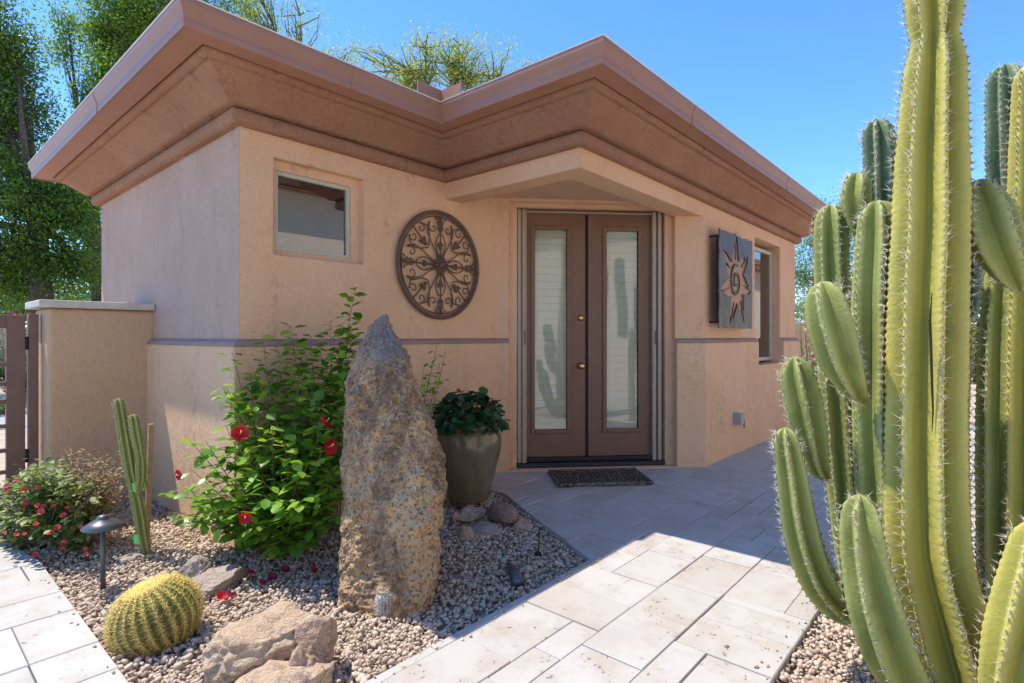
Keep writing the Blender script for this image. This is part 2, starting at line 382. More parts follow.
# wainscot footprint pushed out by 5 cm on every face
k1 = N2 - nd; k2 = P2 - nd
tN = (YB - g - k1[1]) / E2[1]; pN = k1 + E2 * tN
tP = (YD - g - k2[1]) / E2[1]; pP = k2 + E2 * tP
low_poly = [(XA - g, YB - g), tuple(pN), tuple(pP), (XE + g, YD - g), (XE + g, YF + g), (XA - g, YF + g)]
def inset(poly, e):
    n = len(poly); out = []
    for i in range(n):
        a, p, c = np.array(poly[i-1]), np.array(poly[i]), np.array(poly[(i+1) % n])
        d1 = (p-a)/np.linalg.norm(p-a); d2 = (c-p)/np.linalg.norm(c-p)
        n1 = np.array((-d1[1], d1[0])); n2 = np.array((-d2[1], d2[0]))
        m = (n1+n2); m = m/(1+n1@n2); out.append(tuple(p + m*e))
    return out
b = MB(); rings = [(low_poly, -.2), (low_poly, 1.225), (inset(low_poly, .012), 1.252), (inset(low_poly, .035), 1.268), (inset(low_poly, .075), 1.282)]
V = [(x, y, z) for pl, z in rings for x, y in pl]; n = 6; ledge = [(inset(low_poly, -.003), 1.236), (inset(low_poly, .010), 1.262), (inset(low_poly, .033), 1.277), (inset(low_poly, .07), 1.290)]
Fc = [tuple(range(n-1, -1, -1)), tuple(range(4*n, 5*n))] + [(i*n+k, i*n+(k+1) % n, (i+1)*n+(k+1) % n, (i+1)*n+k) for i in range(4) for k in range(n)]
b.add(V, Fc); low = b.build('wainscot', M['wall_low'], house); boolean(low, [cut_door3, cut_door4, cut_wd2])
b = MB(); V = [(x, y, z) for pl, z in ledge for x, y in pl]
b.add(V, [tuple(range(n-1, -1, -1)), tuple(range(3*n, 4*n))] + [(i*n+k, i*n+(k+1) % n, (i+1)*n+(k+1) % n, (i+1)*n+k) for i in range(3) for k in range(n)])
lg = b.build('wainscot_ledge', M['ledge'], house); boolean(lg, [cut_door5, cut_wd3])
for c in (cut_door1, cut_door2, cut_wb, cut_wb2, cut_wd, cut_door3, cut_door4, cut_wd2, cut_door5, cut_wd3): bpy.data.objects.remove(c)
# low plinth line at the foot of the diagonal wall
MB().prism([(XC, YB + .3), (XC, YD), (5.452, YD), (5.452, YD + .22), (XC + .2, YD + .22), (XC + .2, YB + .3)], 2.505, 2.70).build('header_beam', M['wall'], house)
MB().prism([(XC + .201, YB + .2), (XC + .201, YD + .221), (5.6, YD + .221), (5.6, YB + .2)], 2.64, 2.70).build('porch_ceiling', M['ceil'], house)
plate = [(XA, YB), (XC, YB), (XC, YD), (XE, YD), (XE, YF), (XA, YF)]
sg = [(-1, -1), (-1, -1), (-1, -1), (1, -1), (1, 1), (-1, 1)]
def sweep(name, prof, mat, sm=False):
    m = len(prof); V = []; Fc = []
    for (x, y), (sx, sy) in zip(plate, sg): V += [(x + sx*o, y + sy*o, z) for o, z in prof]
    for i in range(6):
        j = (i + 1) % 6
        Fc += [(i*m+k, j*m+k, j*m+(k+1) % m, i*m+(k+1) % m) for k in range(m)]
    return mk(name, V, Fc, mat, house)
sweep('cornice_trim', [(-.03, 2.650), (.045, 2.650), (.066, 2.662), (.074, 2.685), (.074, 2.715), (.066, 2.735), (.045, 2.748), (-.03, 2.752)], M['trim'])
sweep('flared_cornice', [(.0, 2.7505), (.100, 2.7505), (.115, 2.756), (.286, 2.888), (.30, 2.886), (.318, 2.892), (.331, 2.905), (.334, 2.922), (.328, 2.938), (.0, 2.94)], M['trim'])
sweep('soffit', [(.0, 2.942), (.338, 2.942), (.342, 2.925), (.472, 2.925), (.474, 2.96), (.0, 2.96)], M['soffit'])
sweep('gutter', [(.36, 2.962), (.4755, 2.962), (.4755, 2.918), (.483, 2.915), (.487, 2.945), (.484, 2.965), (.490, 2.99), (.502, 3.015), (.508, 3.035), (.508, 3.058), (.501, 3.062), (.36, 3.045)], M['gutter'])
sweep('roof_edge', [(.30, 3.047), (.495, 3.064), (.510, 3.061), (.513, 3.068), (.495, 3.076), (.30, 3.078)], M['edge'])
MB().prism([(x + sx*.32, y + sy*.32) for (x, y), (sx, sy) in zip(plate, sg)], 2.97, 3.06).build('roof', M['roof'], house)
ix, iy = XC - .495, YB - .495
b = MB(); b.box((ix - .23, iy - .012, 3.04), (ix - .004, iy - .002, 3.155)); b.box((ix - .012, iy - .23, 3.04), (ix - .002, iy - .014, 3.15))
b.build('splash_guard', M['gutter'], house)
gprof = [(.4780, 2.921), (.4885, 2.918), (.4905, 2.945), (.4875, 2.965), (.4935, 2.99), (.5055, 3.015), (.5115, 3.035), (.5115, 3.056), (.470, 3.056), (.470, 2.93)]
def seam(f0, f1):
    m_ = len(gprof); b = MB(); b.add([f0(o, z) for o, z in gprof] + [f1(o, z) for o, z in gprof], [(k, (k+1) % m_, m_+(k+1) % m_, m_+k) for k in range(m_)] + [tuple(range(m_)), tuple(range(2*m_-1, m_-1, -1))])
    b.build('gutter_seam', M['gutter'], house)
for x in (2.05,): seam(lambda o, z: (x, YB - o, z), lambda o, z: (x + .03, YB - o, z))
for x in (4.1, 6.6): seam(lambda o, z: (x, YD - o, z), lambda o, z: (x + .03, YD - o, z))
for y in (4.9,): seam(lambda o, z: (XA - o, y, z), lambda o, z: (XA - o, y + .03, z))
# ridge vent on the roof just seen over the gutter
MB().box((3.2, 4.4, 3.06), (3.9, 5.0, 3.3)).build('roof_hatch', M['edge'], house, bevel=.02)

# double door (parts of the house)
ds = thing('double_door', None, None); del_keys = []; ds.parent = house
def dbox(name, boxes, mat, parent=ds, bevel=.0):
    b = MB()
    for a, c in boxes: b.hexa(dl, a, c)
    return b.build(name, mat, parent, bevel=bevel)
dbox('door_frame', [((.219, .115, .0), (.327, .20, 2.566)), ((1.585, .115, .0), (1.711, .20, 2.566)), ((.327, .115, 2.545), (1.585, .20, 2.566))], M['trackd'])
for s0 in (.224, .272, 1.594, 1.650):
    dbox('screen_track', [((s0, .07, .03), (s0 + .034, .16, 2.555)), ((s0 + .036, .09, .03), (s0 + .046, .16, 2.55))], M['track'], bevel=.004)
for s0 in (.292, 1.614):
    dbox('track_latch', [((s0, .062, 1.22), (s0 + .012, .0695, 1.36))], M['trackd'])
dbox('head_track', [((.318, .085, 2.530), (1.592, .14, 2.5445))], M['track'], bevel=.003)
dbox('threshold', [((.22, .03, .0), (1.71, .19, .055)), ((.328, .08, .0555), (1.584, .19, .098))], M['dark'], bevel=.008)
dbox('threshold_seam', [((.235, .027, .030), (1.695, .034, .035))], M['lampm'])
dbox('entry_step', [((.10, -.055, -.1), (1.83, .16, -.0015 + .012))], M['wall_low'], bevel=.006)
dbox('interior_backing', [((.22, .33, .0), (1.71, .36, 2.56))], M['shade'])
def leaf_door(s0, s1, g0, g1):
    z0, z1, gz0, gz1 = .10, 2.528, .365, 2.372
    d = dbox('door_leaf', [((s0, .125, z0), (g0, .17, z1)), ((g1, .125, z0), (s1, .17, z1)), ((g0, .125, z0), (g1, .17, gz0)), ((g0, .125, gz1), (g1, .17, z1))], M['door'])
    fr = .034
    dbox('glass_moulding', [((g0 - fr, .108, gz0 - fr), (g0 + .006, .1245, gz1 + fr)), ((g1 - .006, .108, gz0 - fr), (g1 + fr, .1245, gz1 + fr)),
        ((g0 + .006, .108, gz0 - fr), (g1 - .006, .1245, gz0 + .006)), ((g0 + .006, .108, gz1 - .006), (g1 - .006, .1245, gz1 + fr))], M['door'], d, bevel=.006)
    dbox('door_glass', [((g0, .135, gz0), (g1, .140, gz1))], M['glass'], d)
    bl = MB(); nz = 27; hz = (gz1 - gz0) / nz
    for i in range(nz):
        z = gz0 + hz * i
        P = [dl(g0 + .005, .150, z + .004), dl(g1 - .005, .150, z + .004), dl(g1 - .005, .172, z + hz + .008), dl(g0 + .005, .172, z + hz + .008),
             dl(g0 + .005, .156, z + .002), dl(g1 - .005, .156, z + .002), dl(g1 - .005, .178, z + hz + .006), dl(g0 + .005, .178, z + hz + .006)]
        bl.add(P, [(0,1,2,3),(7,6,5,4),(0,4,5,1),(1,5,6,2),(2,6,7,3),(3,7,4,0)])
    bl.build('blind', M['slat'], d)
    return d
la = leaf_door(.328, .912, .397, .731); lb = leaf_door(.946, 1.584, 1.127, 1.464)
dbox('astragal', [((.913, .142, .10), (.945, .19, 2.528))], M['black'])
def knob(z, big):
    c = Vector(dl(.868, .105, z)); nrm = Vector((-IN2[0], -IN2[1], 0))
    b = MB()
    if big: prof = [(.034, .0), (.036, .006), (.018, .010), (.013, .03), (.024, .04), (.032, .052), (.030, .066), (.016, .074), (.003, .076)]
    else: prof = [(.030, .0), (.031, .008), (.024, .014), (.022, .020), (.010, .022), (.003, .023)]
    P = [c + nrm * (-.02 + h) for r, h in prof]; b.tube(P, [r for r, h in prof], 20)
    return b.build('door_knob' if big else 'deadbolt', M['brass'], la, True)
knob(1.005, True); knob(1.486, False)

def window(x0, x1, z0, z1, yf, name, fr=.035, mull=None):
    b = MB()
    b.box((x0, yf, z0), (x0 + fr, yf + .05, z1)); b.box((x1 - fr, yf, z0), (x1, yf + .05, z1))
    b.box((x0 + fr, yf, z0), (x1 - fr, yf + .05, z0 + fr)); b.box((x0 + fr, yf, z1 - fr), (x1 - fr, yf + .05, z1))
    if mull: b.box((mull, yf - .004, z0 + fr), (mull + .05, yf + .05, z1 - fr))
    w = b.build('window', M['winframe'], house, bevel=.004)
    MB().box((x0 + fr, yf + .022, z0 + fr), (x1 - fr, yf + .028, z1 - fr)).build('pane', M['winglass'], w)
    MB().box((x0 + .005, yf + .10, z0 + .005), (x1 - .005, yf + .11, z1 - .005)).build('dark_room_sheet', M['shade'], w)  # near-black sheet painted to stand for the unlit room behind the pane
    return w
window(WF[0] - .006, WF[1] + .006, WF[2] - .006, WF[3] + .006, YB + .07, 'B', .032)
window(WD[0] - .01, WD[1] + .01, WD[2] + .03, WD[3] - .06, YD + .105, 'D', .045, WD[0] + .14)
# grey outlet cover on the D wall and its loose wire
b = MB(); b.box((6.20, 2.118, .335), (6.30, 2.2, .455)); b.box((6.192, 2.185, .325), (6.308, 2.206, .465))
b.build('outlet_box', M['plastic'], house, bevel=.006)
MB().tube(catmull([(6.31, 2.185, .40), (6.36, 2.15, .33), (6.42, 2.16, .27), (6.47, 2.17, .33), (6.46, 2.195, .40)], .02), .004, 6).build('loose_wire', M['iron'], house, True)

# ---------------------------------------------------------------- iron medallion
med = thing('wall_medallion', 'round rusty iron scrollwork medallion hung on the tan wall beside the door', 'wall decor', (3.222, YB - .03, 1.916))
MR = .47
def m2(p, y=0.): return (3.222 + p[0]*MR, YB - .03 + y, 1.916 + p[1]*MR)
def rot2(p, a): return (p[0]*math.cos(a) - p[1]*math.sin(a), p[0]*math.sin(a) + p[1]*math.cos(a))
b = MB()
b.tube([m2((.965*math.cos(t), .965*math.sin(t))) for t in np.linspace(0, 2*PI, 73)], .017, 10, False)
b.tube([m2((.895*math.cos(t), .895*math.sin(t)), .004) for t in np.linspace(0, 2*PI, 73)], .006, 8, False)
b.build('rim', M['iron'], med, True)
def spiral(c, r0, a0, turns, n=22):
    return [(c[0] + r0*(1-.82*i/n)*math.cos(a0 + turns*2*PI*i/n), c[1] + r0*(1-.82*i/n)*math.sin(a0 + turns*2*PI*i/n)) for i in range(n + 1)]
b = MB()
def draw(pts, a, sgn, r=.0056):
    q = [rot2((p[0], p[1]*sgn), a) for p in pts]; b.tube([m2(p) for p in q], r, 6)
for k in range(4):
    a = k * PI / 2
    for s in (1, -1):
        p = catmull([(.15, .06, 0), (.33, .17, 0), (.52, .285, 0), (.67, .31, 0), (.78, .255, 0)], .05)
        p = [(q[0], q[1]) for q in p] + spiral((.67, .18), .105, .75, .95*1.0)
        draw(p, a, s)
        p = catmull([(.15, .025, 0), (.26, .09, 0), (.40, .115, 0), (.52, .075, 0), (.57, .02, 0)], .05); draw([(q[0], q[1]) for q in p], a, s)
        draw(spiral((.845, .085), .075, -PI, 1.1), a, s, .006)
        draw([(.58, .0), (.70, .05), (.79, .04)], a, s, .006)
        # leaf bulbs of the small fleur
        draw([(.33, .0), (.36, .035), (.40, .045)], a, s, .010); draw([(.62, 0.), (.66, .04), (.70, .05)], a, s, .009)
    draw([(.17, 0), (.30, 0), (.45, 0), (.60, 0), (.75, 0), (.90, 0)], a, 1, .007)
    draw([(.28, 0), (.31, 0), (.36, 0), (.40, 0)], a, 1, .013)
    a += PI / 4
    for s in (1, -1):
        p = catmull([(.42, .0, 0), (.48, .10, 0), (.60, .225, 0), (.74, .25, 0), (.83, .17, 0)], .05)
        p = [(q[0], q[1]) for q in p] + spiral((.77, .12), .10, .7, .95)
        draw(p, a, s)
        draw([(.54, .0), (.57, .05), (.62, .06)], a, s, .011)
    draw([(.47, 0), (.62, 0), (.76, 0), (.90, 0)], a, 1, .007); draw([(.48, 0), (.52, 0), (.57, 0), (.60, 0)], a, 1, .014)
b.build('scrollwork', M['iron'], med, True)
b = MB()
b.tube([m2((0, 0), -.016), m2((0, 0), .012)], .055, 20)
for k in range(12):
    q = rot2((.13, 0), k*PI/6); b.tube([m2((q[0]*.3, q[1]*.3), -.014), m2(q, -.012), m2((q[0]*1.25, q[1]*1.25), .0)], [.006, .014, .005], 6)
b.build('rosette', M['iron'], med, True)

# ---------------------------------------------------------------- sun sculpture on the D wall
scu = thing('wall_sculpture', 'square dark steel panel with a cut-out spiral sun on the right wall', 'wall decor', (6.11, YD - .115, 1.89))
def curve2d(splines, ext):
    cu = bpy.data.curves.new('cut', 'CURVE'); cu.dimensions = '2D'; cu.fill_mode = 'BOTH'; cu.extrude = ext
    for pts in splines:
        sp = cu.splines.new('POLY'); sp.points.add(len(pts) - 1); sp.use_cyclic_u = True
        for p, q in zip(sp.points, pts): p.co = (q[0], q[1], 0, 1)
    o = bpy.data.objects.new('cut', cu); C.objects.link(o); dg = bpy.context.evaluated_depsgraph_get(); dg.update()
    me = bpy.data.meshes.new_from_object(o.evaluated_get(dg)); bpy.data.objects.remove(o); return me
S = .505
edge = []
for side in range(4):
    for i in range(16):
        t = -1 + 2*i/16; r = S*(1 - abs(random.gauss(0, .014)) - (.02 if random.random() < .2 else 0))
        q = [(t*S, -r), (r, t*S), (-t*S, r), (-r, -t*S)][side]; edge.append(q)
rays = []
NR = 14; lens = [.36, .45, .38, .47, .40, .47, .34, .44, .38, .48, .42, .47, .36, .44]
for i in range(NR):
    a0 = 2*PI*i/NR + .12; L = lens[i]; w = PI/NR
    sw = .16*(1 if i % 2 else -1)
    rays += [(.205*math.cos(a0 - w), .225*math.sin(a0 - w)), (.25*math.cos(a0 - w*.76 + sw*.3), .27*math.sin(a0 - w*.76 + sw*.3)),
             (.33*L/.4*math.cos(a0 - w*.52 + sw*.9), .35*L/.4*math.sin(a0 - w*.52 + sw*.9)), (L*math.cos(a0 + sw), L*1.05*math.sin(a0 + sw)),
             (.34*L/.4*math.cos(a0 + w*.10 + sw*.9), .36*L/.4*math.sin(a0 + w*.10 + sw*.9)), (.25*math.cos(a0 + w*.76 + sw*.3), .27*math.sin(a0 + w*.76 + sw*.3))]
spo, spi = [], []
for i in range(41):
    t = i/40; a = 1.2 + t*3.3*PI; r = .165*(1 - t*.82); wd = .0105*(1 - .3*t)
    spo.append(((r + wd)*math.cos(a), (r + wd)*1.15*math.sin(a))); spi.append(((r - wd)*math.cos(a), (r - wd)*1.15*math.sin(a)))
rays = [(p[0]*1.10, p[1]*1.04) for p in rays]
me = curve2d([edge, rays, spo + spi[::-1]], .006)
o = bpy.data.objects.new('steel_panel', me); me.materials.append(M['steel']); link(o, scu); o.rotation_euler = (PI/2, 0, 0)
me2 = curve2d([[(p[0]*1.08, p[1]*1.04) for p in rays]], .002)
o = bpy.data.objects.new('copper_backing', me2); me2.materials.append(M['copper']); link(o, scu); o.rotation_euler = (PI/2, 0, 0); o.location = (0, .016, 0)
for sx in (-1, 1):
    for sz in (-1, 1):
        MB().tube([(6.11 + sx*.45, YD - .108, 1.89 + sz*.44), (6.11 + sx*.45, YD + .01, 1.89 + sz*.44)], .011, 10).build('standoff', M['black'], scu)
MB().box((6.11 - .492, YD - .10, 1.46), (6.11 - .472, YD - .085, 2.32)).build('hanging_bar', M['black'], scu)

# ---------------------------------------------------------------- garden wall and gate at the left
gw = thing('garden_wall', 'short tan stucco wing wall with pale concrete cap beside the gate', 'wall', (1.15, 5.55, 0))
wb = MB().prism([(.845, 5.34), (1.56, 5.34), (1.56, 5.82), (.845, 5.82)], -.2, 1.515).build('wall', M['gwall'], gw)
m = wb.modifiers.new('b', 'BEVEL'); m.width = .03; m.segments = 3
MB().box((.79, 5.29, 1.516), (1.535, 5.87, 1.572)).build('cap', M['concrete'], gw, bevel=.008)
gate = thing('gate', 'brown steel garden gate with horizontal bars left of the wing wall', 'gate', (.2, 5.6, 0))
b = MB(); b.box((.765, 5.53, -.05), (.825, 5.60, 1.47)); b.build('hinge_post', M['gatep'], gate, bevel=.004)
MB().box((.64, 5.53, .06), (.748, 5.585, 1.46)).build('stile', M['gatep'], gate, bevel=.004)
MB().box((-.42, 5.53, .06), (-.32, 5.585, 1.46)).build('stile', M['gatep'], gate, bevel=.004)
MB().box((-.32, 5.531, 1.36), (.64, 5.584, 1.459)).build('top_rail', M['gatep'], gate, bevel=.004)
for z, h in ((.08, .1), (.28, .03), (.44, .03), (.62, .03), (.80, .035), (.93, .035), (1.08, .03)):
    MB().box((-.32, 5.54, z), (.64, 5.575, z + h)).build('rail', M['gatep'], gate, bevel=.003)
for z in (.35, 1.2): MB().tube([(.757, 5.535, z), (.757, 5.535, z + .1)], .012, 10).build('hinge', M['black'], gate, True)

# ---------------------------------------------------------------- ground, paving, gravel
def sheet(name, poly, z, mat, kind='structure'):
    o = mk(name, [(x, y, z) for x, y in poly], [tuple(range(len(poly)))], mat); tag(o, kind=kind); return o
sheet('ground', [(-400, -400), (400, -400), (400, 400), (-400, 400)], -.09, M['desert'])
sheet('driveway', [(-60, 11.2), (60, 11.2), (60, 17.5), (-60, 17.5)], -.082, M['asphalt'])
sheet('patio_joints', [(-4, -4.3), (10.6, -4.3), (10.6, 5.6), (-4, 5.6)], -.086, M['joint'])

def clip(poly, reg):
    out = poly
    for i in range(len(reg)):
        a, c = reg[i], reg[(i+1) % len(reg)]; nx, ny = -(c[1]-a[1]), c[0]-a[0]; inp = out; out = []
        for j in range(len(inp)):
            p, q = inp[j-1], inp[j]; dp = nx*(p[0]-a[0]) + ny*(p[1]-a[1]); dq = nx*(q[0]-a[0]) + ny*(q[1]-a[1])
            if (dp >= 0) != (dq >= 0):
                t = dp/(dp-dq); out.append((p[0] + t*(q[0]-p[0]), p[1] + t*(q[1]-p[1])))
            if dq >= 0: out.append(q)
        if len(out) < 3: return []
    return out
REG = [[(-4, .65), (2.75, .65), (2.75, 1.80), (-4, 1.80)],
       [(2.75, .65), (10.6, .65), (10.6, 3.08), (3.42, 3.08), (2.75, 1.80)],
       [(3.42, 3.08), (10.6, 3.08), (10.6, 3.9), (3.5, 3.9)],
       [(3.35, -4.3), (10.6, -4.3), (10.6, .65), (3.35, .65)],
       [(-4, 1.80), (.63, 1.80), (.63, 4.2), (.42, 5.6), (-4, 5.6)],
       [(-4, -4.3), (1.7, -4.3), (1.7, .65), (-4, .65)], [(1.7, -4.3), (3.35, -4.3), (3.35, -1.1), (1.7, -1.1)]]
U = .142; X0, Y0, NX, NY = -4.0, -4.35, 104, 71
occ = np.zeros((NX, NY), bool); b = MB(); gp = .0019
sizes = [(3, 2), (3, 2), (2, 2), (3, 2), (2, 1), (2, 2), (3, 1), (2, 1), (2, 3), (1, 1)]
rt = random.Random(21)
def area(p): return abs(sum(p[i-1][0]*p[i][1] - p[i][0]*p[i-1][1] for i in range(len(p))))/2
for i in range(NX):
    for j in range(NY):
        if occ[i, j]: continue
        opts = sizes[:]; rt.shuffle(opts); opts.sort(key=lambda s: -(s[0]*s[1]) + rt.random()*4.2)
        for (sx, sy) in opts + [(1, 1)]:
            if i+sx <= NX and j+sy <= NY and not occ[i:i+sx, j:j+sy].any(): break
        occ[i:i+sx, j:j+sy] = True
        x, y = X0 + i*U, Y0 + j*U
        q = gp*(.3 + 1.7*rt.random())
        rect = [(x+q, y+q), (x+sx*U-q, y+q), (x+sx*U-q, y+sy*U-q), (x+q, y+sy*U-q)]
        zz = rt.uniform(-.0035, .0035)
        for reg in REG:
            p = clip(rect, reg)
            if len(p) < 3 or area(p) < .0006: continue
            n = len(p); cx_ = sum(a for a, _ in p)/n; cy_ = sum(c for _, c in p)/n
            def sh(k, e):
                a, c = p[k]; dx, dy = cx_-a, cy_-c; l = math.hypot(dx, dy) or 1; return (a + dx/l*e*1.4, c + dy/l*e*1.4)
            V = [(*p[k], -.08) for k in range(n)] + [(*p[k], zz - .004) for k in range(n)] + [(*sh(k, .0035), zz) for k in range(n)]
            b.add(V, [(k, (k+1) % n, n+(k+1) % n, n+k) for k in range(n)] + [(n+k, n+(k+1) % n, 2*n+(k+1) % n, 2*n+k) for k in range(n)] + [tuple(range(2*n, 3*n))])
pat = b.build('patio_paving', M['paver']); tag(pat, kind='structure')

BED1 = [(.63, 1.80), (2.75, 1.80), (3.42, 3.08), (3.50, 3.63), (1.49, 3.63), (1.49, 5.34), (.82, 5.34), (.44, 5.34), (.63, 4.2)]
BED2 = [(1.7, -1.1), (3.35, -1.1), (3.35, .65), (1.7, .65)]
sheet('planting_bed_soil', BED1, -.052, M['soil']); sheet('cactus_bed_soil', BED2, -.052, M['soil'])
def inside(P, poly):
    r = np.zeros(len(P), bool); n = len(poly)
    for i in range(n):
        (x1, y1), (x2, y2) = poly[i-1], poly[i]
        c = ((y1 > P[:, 1]) != (y2 > P[:, 1])) & (P[:, 0] < (x2-x1)*(P[:, 1]-y1)/((y2-y1) or 1e-9) + x1); r ^= c
    return r
def ico(sub):
    bm = bmesh.new(); bmesh.ops.create_icosphere(bm, subdivisions=sub, radius=1); bm.verts.ensure_lookup_table()
    V = np.array([v.co[:] for v in bm.verts]); Fc = np.array([[v.index for v in f.verts] for f in bm.faces]); bm.free(); return V, Fc
IV, IF = ico(1)
IV2, IF2 = ico(2)
variants = []
for k in range(14):
    v = IV2.copy() if False else IV.copy()
    for _ in range(5):
        nrm = rng.normal(size=3); nrm /= np.linalg.norm(nrm); dmax = rng.uniform(.55, .85); e = v @ nrm - dmax
        v = v - np.outer(np.clip(e, 0, None), nrm)
    variants.append(v * (1, rng.uniform(.65, 1), rng.uniform(.5, .8)))
def rotmats(n):
    q = rng.normal(size=(n, 4)); q /= np.linalg.norm(q, axis=1)[:, None]; w, x, y, z = q.T
    return np.stack([1-2*(y*y+z*z), 2*(x*y-z*w), 2*(x*z+y*w), 2*(x*y+z*w), 1-2*(x*x+z*z), 2*(y*z-x*w), 2*(x*z-y*w), 2*(y*z+x*w), 1-2*(x*x+y*y)], 1).reshape(n, 3, 3)
def gravel(name, poly, n, bb, label, layers=((-.040, 1.0), (-.030, .6))):
    Vs, Fs, off = [], [], 0
    P = np.column_stack([rng.uniform(bb[0], bb[1], n), rng.uniform(bb[2], bb[3], n)]); P = P[inside(P, poly)]
    k = len(P); size = np.clip(rng.lognormal(-4.53, .36, k), .0045, .026); z = rng.uniform(-.045, -.020, k); Rm = rotmats(k); vi = rng.integers(0, len(variants), k)
    VV = np.stack(variants)[vi] * size[:, None, None]
    VV = np.einsum('nij,nkj->nki', Rm, VV); VV[:, :, 2] *= .85
    VV += np.column_stack([P, z])[:, None, :]
    FF = IF[None] + (np.arange(k) * len(IV))[:, None, None]
    o = mk(name, VV.reshape(-1, 3), FF.reshape(-1, 3), M['gravel']); tag(o, label, 'gravel', kind='stuff'); return o
gravel('gravel', BED1, 40000, (.4, 3.5, 1.8, 5.34), 'pinkish tan gravel covering the planting bed by the house')
gravel('gravel', BED2, 14000, (1.7, 3.35, -1.1, .65), 'tan gravel around the foot of the tall cactus')
kerb = MB().box((10.62, -6, -.1), (10.78, 2.0, .06)).build('garden_kerb', M['curbm'], bevel=.02); tag(kerb, kind='structure')

st_ = [(.63 - abs(rng.normal(0, .05)), rng.uniform(2.3, 4.1)) for _ in range(16)] + [(rng.uniform(1.2, 2.75), 1.80 - abs(rng.normal(0, .05))) for _ in range(22)] + [(rng.uniform(2.0, 3.2), .65 + abs(rng.normal(0, .05))) for _ in range(22)]
k = len(st_); VV = np.stack(variants)[rng.integers(0, len(variants), k)]*rng.uniform(.004, .011, k)[:, None, None]; VV = np.einsum('nij,nkj->nki', rotmats(k), VV) + np.column_stack([np.array(st_), np.full(k, .004)])[:, None, :]
so = mk('stray_gravel', VV.reshape(-1, 3), (IF[None] + (np.arange(k)*len(IV))[:, None, None]).reshape(-1, 3), M['gravel']); tag(so, 'stray pebbles kicked onto the paving edge', 'gravel', kind='stuff')
# ---------------------------------------------------------------- stones
def boulder(name, c, rad, mat, rot=0., seed=0, sub=5, planes=9, rough=.10, label=None, cat=None, parent=None, tilt=0., group=None, flat=None):
    rs = np.random.default_rng(seed); v, f = ico(sub)
    for _ in range(planes):
        nrm = rs.normal(size=3); nrm /= np.linalg.norm(nrm); d = rs.uniform(.52, .86)
        e = v @ nrm - d; v = v - np.outer(np.where(e > 0, e*.92, 0), nrm)
    for i in range(len(v)):
        p = Vector(v[i]*1.6) + Vector((seed*3.1, seed*1.7, 0)); q = Vector(v[i]*7) + Vector((0, seed*2.3, 0))
        v[i] *= 1 + rough*mnoise.fractal(p, 1., 2., 4) + rough*.22*mnoise.fractal(q, 1., 2., 3)
    v = v * rad
    ct, st = math.cos(tilt), math.sin(tilt); v = v @ np.array([[ct, 0, st], [0, 1, 0], [-st, 0, ct]]).T
    cr, sr = math.cos(rot), math.sin(rot); v = v @ np.array([[cr, -sr, 0], [sr, cr, 0], [0, 0, 1]]).T
    o = mk(name, v, f, mat, None, True); o.location = c
    if parent is None: tag(o, label, cat or 'rock', group)
    return o

def standing_stone():
    rows = [(31,128,142),(40,112,152),(52,98,160),(64,88,166),(85,75,172),(120,62,190),(170,46,205),(220,42,225),(270,42,245),(330,42,265),(400,39,273),(440,38,269),(500,32,263),(560,28,258),(610,27,250),(660,27,244),(720,27,240)]
    d = 2.86; Z, Lx, Rx = [], [], []
    for y, xl, xr in rows:
        k_ = (HY - (300 + y/2.135))/F_PX; z_ = (EYE + k_*(d - .02))/(1 - .2*k_); dz = d + (z_ - .1)*.2
        Z.append(z_); Lx.append((320 + xl/2.135 - CXP)/F_PX*dz); Rx.append((320 + xr/2.135 - CXP)/F_PX*dz)
    zz = np.linspace(Z[-1], Z[0], 190); L_ = np.interp(zz, Z[::-1], Lx[::-1]); R_ = np.interp(zz, Z[::-1], Rx[::-1]); n = 160
    V = []
    for i, z in enumerate(zz):
        c, hw = (L_[i]+R_[i])/2 + .012, (R_[i]-L_[i])/2 - .022*min(1, (R_[i]-L_[i])/.3); hd = min(.19, hw*.85)
        for k in range(n):
            t = 2*PI*k/n; ct, st = math.cos(t), math.sin(t); pw = .62
            a = hw*math.copysign(abs(ct)**pw, ct); f = hd*math.copysign(abs(st)**pw, st) - a*.22 + (z - .1)*.20
            q = WV*(d + f) + RV*(c + a); p = Vector((q[0], q[1], z))
            nv = Vector((*(WV*st + RV*ct), .0)).normalized()
            h = .030*mnoise.fractal(p*3.2, 1, 2, 4) + .020*mnoise.ridged_multi_fractal(p*5, .9, 2, 4, .9, 2)*.5 - .012 + .014*mnoise.fractal(p*13, .8, 2, 4) + .012*mnoise.fractal(p*40, .7, 2, 3)
            if hw < .08: h *= hw/.08
            V.append(p + nv*h)
    m = len(zz)
    Fc = [(i*n+k, i*n+(k+1) % n, (i+1)*n+(k+1) % n, (i+1)*n+k) for i in range(m-1) for k in range(n)] + [tuple((m-1)*n+k for k in range(n))]
    o = mk('standing_stone', V, Fc, M['granite'], None, False)
    tag(o, 'tall rough tan granite standing stone with a dark tip in front of the hibiscus', 'standing stone')
standing_stone()
boulder('boulder', at(270, 632, 2.22) + Vector((0, 0, -.02)), (.235, .17, .11), M['rock'], YAW - PI/2 + .3, 3, planes=14, label='largest buff boulder with a pointed left end beside the barrel cactus', cat='boulder', rough=.24, tilt=-.2)
boulder('boulder', at(276, 686, 2.02), (.215, .17, .115), M['rock'], YAW - PI/2, 11, planes=12, label='low rounded boulder at the bottom edge of the photo below the largest one', cat='boulder', rough=.18)
boulder('boulder', at(318, 645, 2.22) + Vector((0, 0, -.0)), (.10, .13, .12), M['rockp'], YAW - PI/2 - .3, 23, planes=12, label='rough pink boulder wedged at the right end of the largest one', cat='boulder', rough=.2)
